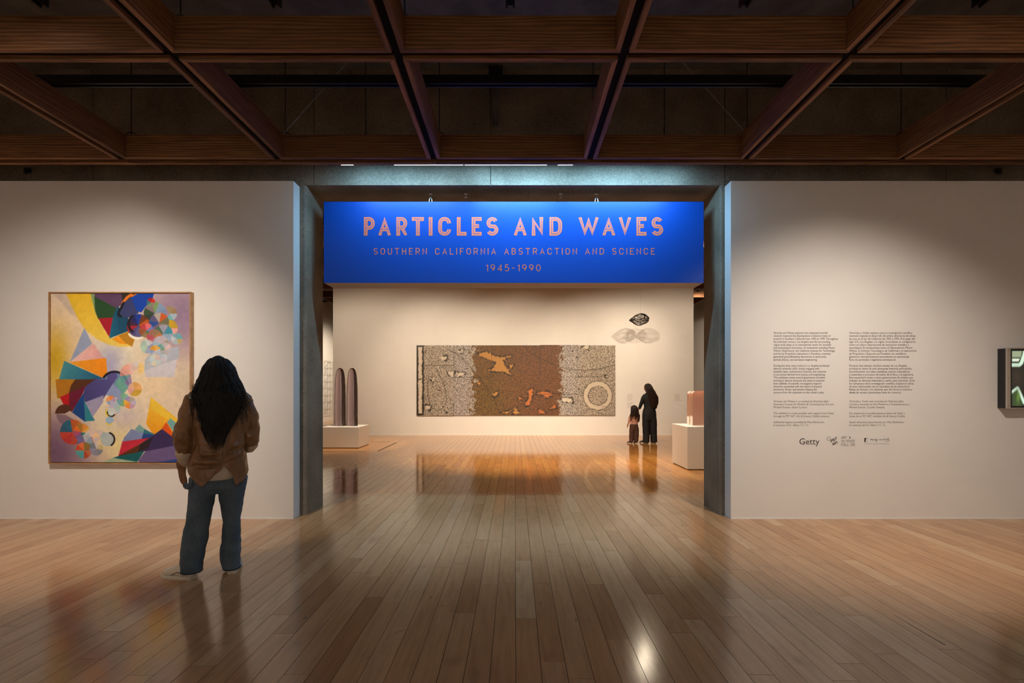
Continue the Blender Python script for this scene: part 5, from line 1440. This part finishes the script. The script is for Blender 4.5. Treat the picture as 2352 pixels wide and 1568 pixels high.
def shell(grid, tk, cen):
    mb = MB(); na = len(grid); nv = len(grid[0]); vs_ = []
    for sgn in (0, 1):
        for r in grid:
            for (x, y, z) in r:
                cx_, cy_ = cen(z); d = Vector((x - cx_, y - cy_)); d.normalize()
                vs_.append((x - d.x * tk * sgn, y - d.y * tk * sgn, z))
    ix = lambda s, i, j: s * na * nv + i * nv + j
    fs_ = []
    for i in range(na - 1):
        for j in range(nv - 1):
            fs_.append((ix(0, i, j), ix(0, i, j + 1), ix(0, i + 1, j + 1), ix(0, i + 1, j))); fs_.append((ix(1, i, j), ix(1, i + 1, j), ix(1, i + 1, j + 1), ix(1, i, j + 1)))
    for i in range(na - 1):
        for j in (0, nv - 1):
            q = (ix(0, i, j), ix(0, i + 1, j), ix(1, i + 1, j), ix(1, i, j)); fs_.append(q if j == 0 else q[::-1])
    for j in range(nv - 1):
        for i in (0, na - 1):
            q = (ix(0, i, j), ix(1, i, j), ix(1, i, j + 1), ix(0, i, j + 1)); fs_.append(q if i == 0 else q[::-1])
    return mb.add(vs_, fs_)
jm = shell(grid, tk, lambda z: (lerp_tab(JT, z)[0], lerp_tab(JT, z)[1]))
jk.add(jm.v, jm.f)
jk.tube([(-.13, -.005, 1.395), (-.178, -.005, 1.352), (-.212, -.005, 1.27), (-.235, -.01, 1.18), (-.262, -.02, 1.085), (-.258, -.01, 1.02), (-.248, .01, .972), (-.246, .012, .962)], [.058, .080, .082, .084, .082, .078, .068, .066], 22)
jk.tube([(.16, -.005, 1.395), (.208, -.005, 1.352), (.240, -.005, 1.27), (.260, -.008, 1.17), (.268, -.01, 1.09), (.270, .0, 1.035), (.276, .012, 1.008)], [.058, .078, .080, .080, .076, .070, .066], 22)
# left front panel hanging outside the pocket
fl_ = lambda q: [(x_, y_ + .085, z_) for x_, y_, z_ in q]
jk.loft([fl_([(-.300, -.02, .935), (-.245, -.06, .93), (-.241, -.035, .93), (-.294, -.0, .935)]), fl_([(-.322, -.02, .88), (-.246, -.065, .88), (-.242, -.045, .88), (-.314, -.0, .88)]),
         fl_([(-.302, -.02, .78), (-.244, -.065, .78), (-.240, -.045, .78), (-.294, -.0, .78)]), fl_([(-.256, -.03, .675), (-.238, -.045, .675), (-.234, -.030, .675), (-.250, -.014, .675)])])
# collar
jk.loft([sring(.012, -.01, 1.455, .084, .076, 24), sring(.012, -.012, 1.495, .078, .072, 24)])
def gs(v, c, w): return math.exp(-((v - c) / w) ** 2)
def jkd(p, n):
    x, y, z = p
    q_ = Vector((x * 5 + 2, y * 5, z * 4))
    f = .006 * noise.noise(q_ * 1.4) + .0022 * noise.noise(p * 17) + .013 * ((1 - abs(noise.noise(q_ * 1.1 + Vector((4, 9, 1))))) ** 4 - .5) * .8 + .006 * ((1 - abs(noise.noise(Vector((x * 13, y * 13, z * 8))))) ** 5 - .4)
    if y < 0 and abs(x) < .24:
        k_ = -y * 6
        # horizontal pulled folds above the hem on the left, slanting ones on the right
        f += k_ * .018 * gs(x, -.09, .10) * (gs(z, .955, .012) - gs(z, .925, .011) + gs(z, .895, .014) - .9 * gs(z, .862, .013))
        zz = z - .25 * (x - .1)
        f += k_ * .014 * gs(x, .14, .09) * (gs(zz, 1.0, .018) - gs(zz, .96, .015) + .7 * gs(zz, .925, .016) - .6 * gs(zz, .89, .014))
        f += k_ * .013 * (gs(x + .22 * (z - 1.05), -.135, .02) - gs(x + .22 * (z - 1.05), -.17, .015)) * gs(z, 1.05, .12)
        f += k_ * .010 * (gs(x - .1 * (z - 1.1), .13, .02) - gs(x - .1 * (z - 1.1), .165, .015)) * gs(z, 1.1, .12)
        f -= k_ * .006 * gs(x, .045, .006) * (1 if z < 1.2 else 0)
    if x < -.19:
        w_ = z + .6 * (x + .25)
        f += .006 * (gs(w_, 1.13, .03) - gs(w_, 1.095, .02) + gs(w_, 1.05, .03) - gs(w_, 1.02, .02)) * (.6 + noise.noise(p * 12)) + .004 * (gs(w_, 1.24, .04) - gs(w_, 1.18, .03))
    if x > .21:
        w_ = z - .9 * (x - .25)
        f += .006 * (gs(w_, 1.15, .03) - gs(w_, 1.11, .02) + gs(w_, 1.06, .025) - gs(w_, 1.03, .018)) * (.6 + noise.noise(p * 12))
    return f
jacket = remesh(jk, 'jacket', M['jacket'], woman, 0.006, jkd, 4)
MB().tube([(-.256, -.005, .980), (-.260, -.005, .958), (-.252, .005, .915), (-.238, .03, .872)], [.062, .064, .054, .036], 18).build('cuff', M['lining'], jacket, smooth=True)
MB().tube([(.280, .004, 1.022), (.284, .012, 1.0), (.268, .045, .972), (.235, .08, .96)], [.048, .049, .042, .034], 18).build('cuff', M['lining'], jacket, smooth=True)

# hair
HT = [(1.715, .005, .0, .012, .02), (1.70, .006, .0, .045, .055), (1.666, .008, -.0, .085, .098), (1.614, .010, -.005, .118, .120), (1.563, .010, -.015, .133, .125), (1.474, .012, -.035, .168, .125), (1.409, .014, -.055, .19, .125),
      (1.32, .010, -.06, .160, .122), (1.245, .004, -.06, .142, .122), (1.145, -.004, -.06, .118, .120), (1.07, -.006, -.06, .092, .118), (1.0, .0, -.06, .07, .114)]
hm = MB()
rings = []
for z in np.linspace(1.712, 1.22, 40):
    cx_, cy_, rx_, ry_ = lerp_tab(HT, float(z))
    fl = .55 + .45 * min(1, max(0, (float(z) - 1.42) / .12))
    rings.append([(cx_ + rx_ * .95 * math.sin(a), cy_ - ry_ * .95 * math.copysign(abs(math.cos(a)) ** fl, math.cos(a)), float(z)) for a in np.linspace(-1.85, 1.85, 36)])
def hcut(r): return r
hs = MB()
nr, nc = len(rings), len(rings[0])
vs_ = []
for sgn in (0, 1):
    for r in rings:
        mx_ = sum(p[0] for p in r) / nc
        for (x, y, z) in r:
            vs_.append((x * (1 - .18 * sgn) + mx_ * .18 * sgn, y + (.035 * sgn if z < 1.45 else .02 * sgn), z - (.012 * sgn if z > 1.66 else 0)))
ix = lambda s, i, j: s * nr * nc + i * nc + j
fs_ = []
for i in range(nr - 1):
    for j in range(nc - 1):
        fs_.append((ix(0, i, j), ix(0, i, j + 1), ix(0, i + 1, j + 1), ix(0, i + 1, j))); fs_.append((ix(1, i, j), ix(1, i + 1, j), ix(1, i + 1, j + 1), ix(1, i, j + 1)))
for i in range(nr - 1):
    for j in (0, nc - 1):
        fs_.append((ix(0, i, j), ix(0, i + 1, j), ix(1, i + 1, j), ix(1, i, j)))
for j in range(nc - 1):
    for i in (0, nr - 1):
        fs_.append((ix(0, i, j), ix(0, i, j + 1), ix(1, i, j + 1), ix(1, i, j)))
hs.add(vs_, fs_)
rn = random.Random(5)
hairroot = hs.build('hair', M['hair'], woman, smooth=True)
def zend_main(a, r):
    base = 1.05 if abs(a) < .8 else 1.09 if abs(a) < 1.2 else 1.18 if abs(a) < 1.4 else 1.32
    return base + r.choice((0, 0, .06)) + r.uniform(-.07, .13)
st1 = hair_strands(HT, 850, .016, .0042, rn, zend_main, 1.69, -1.85, 1.85, flat=1.42, freq=(26, 48), seg=36, stray=.10)
o = st1.build('locks', M['hair'], hairroot, smooth=True); o['kind'] = 'stuff'
st2 = MB()
for s in range(110):   # loose curls lying over both shoulders
    side = -1 if s % 2 else 1
    x0 = side * rn.uniform(.11, .17) + .012; z0 = rn.uniform(1.44, 1.52)
    x1 = (rn.uniform(-.235, -.13) if side < 0 else rn.uniform(.13, .285)); z1 = rn.uniform(1.20, 1.38) if side < 0 else rn.uniform(1.12, 1.36)
    ph = rn.uniform(0, 6.3); fr = rn.uniform(26, 44); am = rn.uniform(.006, .014)
    pts, rr = [], []
    for i in range(22):
        t = i / 21
        x = x0 + (x1 - x0) * (t ** .7); z = z0 + (z1 - z0) * t
        y = -.08 - .075 * t + .02 * abs(x) * 4 * t
        if abs(x) > .2: y += (abs(x) - .2) * .6
        pts.append((x + am * math.sin(fr * t * .5 + ph), y + am * math.cos(fr * t * .5 + ph), z)); rr.append(.0030 * (1 - .7 * t))
    st2.tube(pts, rr, 5)
o = st2.build('curls', M['hair'], hairroot, smooth=True); o['kind'] = 'stuff'

foot(woman, (wloc(437, 1316, -.03)[0], -.03), (-.70, .71), 1.12, M['sneaker'], M['sole'])
foot(woman, (wloc(533, 1308, -.055)[0], -.055), (.18, 1.0), 1.02, M['sneaker'], M['sole'])

# ---- woman in black and child before the mural
def far_woman():
    w = tag(empty('person', (3.575, 13.1, 0)), 'person in black with waist-long dark hair, hand on the child beside them', 'person')
    hc = (-.045, .02, 1.485)
    b = MB(); head(b, hc, .97, .55)
    b.tube([(-.03, 0, 1.42), (-.01, 0, 1.33)], [.046, .06], 12)
    b.loft([sring(0, 0, .78, .14, .09, 18), sring(-.01, 0, 1.0, .115, .08, 18), sring(-.01, 0, 1.2, .14, .09, 18), sring(-.01, 0, 1.31, .10, .07, 18)])
    armL = [(-.12, 0, 1.27), (-.20, -.01, 1.10), (-.245, .02, .95), (-.285, .03, .90)]
    armR = [(.12, 0, 1.27), (.185, .0, 1.08), (.165, .08, .92), (.10, .15, .88)]
    b.tube(armL, [.045, .038, .030, .024], 10); b.tube(armR, [.045, .038, .030, .024], 10)
    b.tube([(-.08, 0, .80), (-.085, 0, .45), (-.095, 0, .07)], [.08, .055, .04], 12); b.tube([(.075, 0, .80), (.08, 0, .45), (.095, 0, .07)], [.08, .055, .04], 12)
    hand(b, (-.29, .03, .895), (-.65, .1, -.75), (-.2, -.9, .1), .9, .4); hand(b, (.09, .155, .875), (-.6, .3, -.6), (-.2, .9, .2), .9)
    remesh(b, 'body', M['skin'], w, .007, smooth_it=2); eyes(w, hc, .97, .55)
    t = MB(); t.loft([sring(.0, 0, .86, .150, .115, 24), sring(0, 0, .95, .142, .11, 24), sring(-.005, 0, 1.06, .145, .11, 24), sring(-.01, 0, 1.20, .175, .118, 24), sring(-.01, 0, 1.28, .165, .10, 24), sring(-.012, 0, 1.33, .10, .08, 24), sring(-.015, 0, 1.36, .058, .06, 24)])
    t.tube([(-.11, 0, 1.285), (-.155, 0, 1.22), (-.205, -.01, 1.10), (-.245, .02, .96), (-.268, .025, .925)], [.055, .060, .052, .042, .038], 14)
    t.tube([(.10, 0, 1.285), (.145, 0, 1.22), (.19, 0, 1.08), (.175, .07, .95), (.12, .13, .89)], [.055, .060, .054, .044, .038], 14)
    remesh(t, 'top', M['blackcloth'], w, .009, lambda p, n: .005 * noise.noise(p * 9), 2)
    p = MB(); p.loft([sring(0, 0, .62, .17, .115, 24), sring(0, 0, .74, .19, .135, 24), sring(0, 0, .84, .18, .13, 24), sring(0, 0, .97, .14, .11, 24)])
    p.loft([sring(-.09, 0, .70, .10, .12, 20), sring(-.09, 0, .5, .098, .11, 20), sring(-.085, -.005, .25, .088, .105, 20), sring(-.085, -.01, .035, .088, .115, 20)])
    p.loft([sring(.09, 0, .70, .10, .12, 20), sring(.10, 0, .5, .098, .11, 20), sring(.112, .0, .25, .090, .105, 20), sring(.122, .0, .035, .088, .115, 20)])
    remesh(p, 'trousers', M['blackcloth'], w, .009, lambda q, n: .006 * noise.noise(q * 8), 2)
    tab = [(1.605, -.035, .0, .015, .02), (1.59, -.035, .0, .05, .06), (1.55, -.035, -.005, .085, .10), (1.48, -.02, -.02, .098, .11), (1.36, .03, -.05, .115, .10), (1.22, .075, -.075, .135, .085), (1.08, .10, -.075, .115, .08), (.97, .10, -.07, .07, .08), (.90, .10, -.065, .03, .08)]
    h = MB()
    h.loft([[(cx + rx * .96 * math.sin(a), cy - ry * .96 * math.cos(a) if math.cos(a) > -.25 or z > 1.54 else cy + ry * .2, z) for a in np.linspace(0, 2 * math.pi, 25)[:-1]] for z, (cx, cy, rx, ry) in [(float(z), lerp_tab(tab, float(z))) for z in np.linspace(1.60, .95, 24)]])
    hr = h.build('hair', M['hair2'], w, smooth=True)
    st = hair_strands(tab, 110, .004, .006, random.Random(2), lambda a, r: .93 + r.uniform(-.04, .14), 1.585, -1.8, 1.8, seg=16, freq=(6, 12)).build('locks', M['hair2'], hr, smooth=True); st['kind'] = 'stuff'
    foot(w, (-.08, -.035), (-.45, .9), .95, M['blackcloth'], M['sole'], False); foot(w, (.12, -.03), (.1, 1), .95, M['blackcloth'], M['sole'], False)
    return w
far_woman()

def child():
    w = tag(empty('person', (3.165, 13.1, 0)), 'small child with long dark hair, pink top and brown trousers', 'person')
    hc = (.005, .015, .915); k = .86
    b = MB(); head(b, hc, k, -.15)
    b.tube([(.005, 0, .86), (.005, 0, .79)], [.038, .045], 12)
    b.loft([sring(0, 0, .46, .085, .065, 18), sring(0, 0, .62, .078, .062, 18), sring(0, 0, .74, .088, .062, 18), sring(0, 0, .79, .06, .05, 18)])
    b.tube([(-.075, 0, .755), (-.115, -.005, .64), (-.15, .0, .53), (-.165, .01, .49)], [.032, .028, .023, .018], 10)
    b.tube([(.08, 0, .755), (.115, .01, .64), (.10, .07, .55), (.05, .12, .53)], [.032, .028, .023, .018], 10)
    b.tube([(-.045, 0, .46), (-.05, 0, .25), (-.065, 0, .06)], [.05, .04, .03], 12); b.tube([(.045, 0, .46), (.055, 0, .25), (.06, 0, .06)], [.05, .04, .03], 12)
    hand(b, (-.166, .012, .485), (-.15, .05, -1), (.1, 1, 0), .62, .3); hand(b, (.045, .122, .528), (-.8, .3, -.3), (0, .9, .3), .62)
    remesh(b, 'body', M['skin2'], w, .006, smooth_it=2); eyes(w, hc, k, -.15)
    t = MB(); t.loft([sring(0, 0, .505, .105, .085, 22), sring(0, 0, .60, .098, .082, 22), sring(0, 0, .71, .108, .082, 22), sring(0, 0, .765, .095, .07, 22), sring(.003, 0, .80, .048, .045, 22)])
    t.tube([(-.06, 0, .77), (-.095, 0, .715), (-.125, -.004, .62), (-.135, -.002, .59)], [.036, .040, .036, .034], 12); t.tube([(.065, 0, .77), (.098, 0, .715), (.125, .01, .62), (.115, .04, .58)], [.036, .040, .036, .034], 12)
    remesh(t, 'top', M['pinkcloth'], w, .007, lambda p, n: .004 * noise.noise(p * 14), 2)
    p = MB(); p.loft([sring(0, 0, .36, .11, .085, 22), sring(0, 0, .44, .118, .09, 22), sring(0, 0, .52, .105, .082, 22)])
    p.loft([sring(-.055, 0, .42, .066, .08, 18), sring(-.06, 0, .25, .066, .075, 18), sring(-.068, 0, .10, .058, .07, 18), sring(-.068, 0, .035, .052, .065, 18)])
    p.loft([sring(.06, 0, .42, .066, .08, 18), sring(.066, 0, .25, .066, .075, 18), sring(.06, 0, .10, .060, .07, 18), sring(.058, 0, .035, .055, .065, 18)])
    remesh(p, 'trousers', M['browncloth'], w, .007, lambda q, n: .006 * noise.noise(q * 12), 2)
    tab = [(1.025, .005, 0, .012, .02), (1.01, .005, 0, .05, .055), (.97, .005, -.005, .080, .095), (.91, .01, -.015, .092, .10), (.82, .015, -.035, .105, .085), (.74, .02, -.04, .125, .078), (.66, .02, -.04, .12, .075), (.58, .02, -.035, .09, .075), (.52, .02, -.03, .05, .075)]
    h = MB()
    h.loft([[(cx + rx * .92 * math.sin(a), cy - ry * .95 * math.cos(a) if math.cos(a) > -.25 or z > .97 else cy + ry * .2, z) for a in np.linspace(0, 2 * math.pi, 25)[:-1]] for z, (cx, cy, rx, ry) in [(float(z), lerp_tab(tab, float(z))) for z in np.linspace(1.02, .74, 16)]])
    hr = h.build('hair', M['hair2'], w, smooth=True)
    st = hair_strands(tab, 70, .008, .006, random.Random(4), lambda a, r: (.66 if abs(a) < .5 else .58) + r.uniform(-.04, .1), 1.01, -1.8, 1.8, seg=16, freq=(10, 20)).build('locks', M['hair2'], hr, smooth=True); st['kind'] = 'stuff'
    MB().tube([(.105 + .022 * math.cos(t), -.075, .80 + .02 * math.sin(t)) for t in np.linspace(0, 6.28, 12)], .009, 6).build('hair_tie', M['tee'], hr, smooth=True)
    foot(w, (-.07, -.02), (-.5, .9), .66, M['lace'], M['sole'], False); foot(w, (.06, -.02), (-.1, 1), .66, M['lace'], M['sole'], False)
    return w
child()
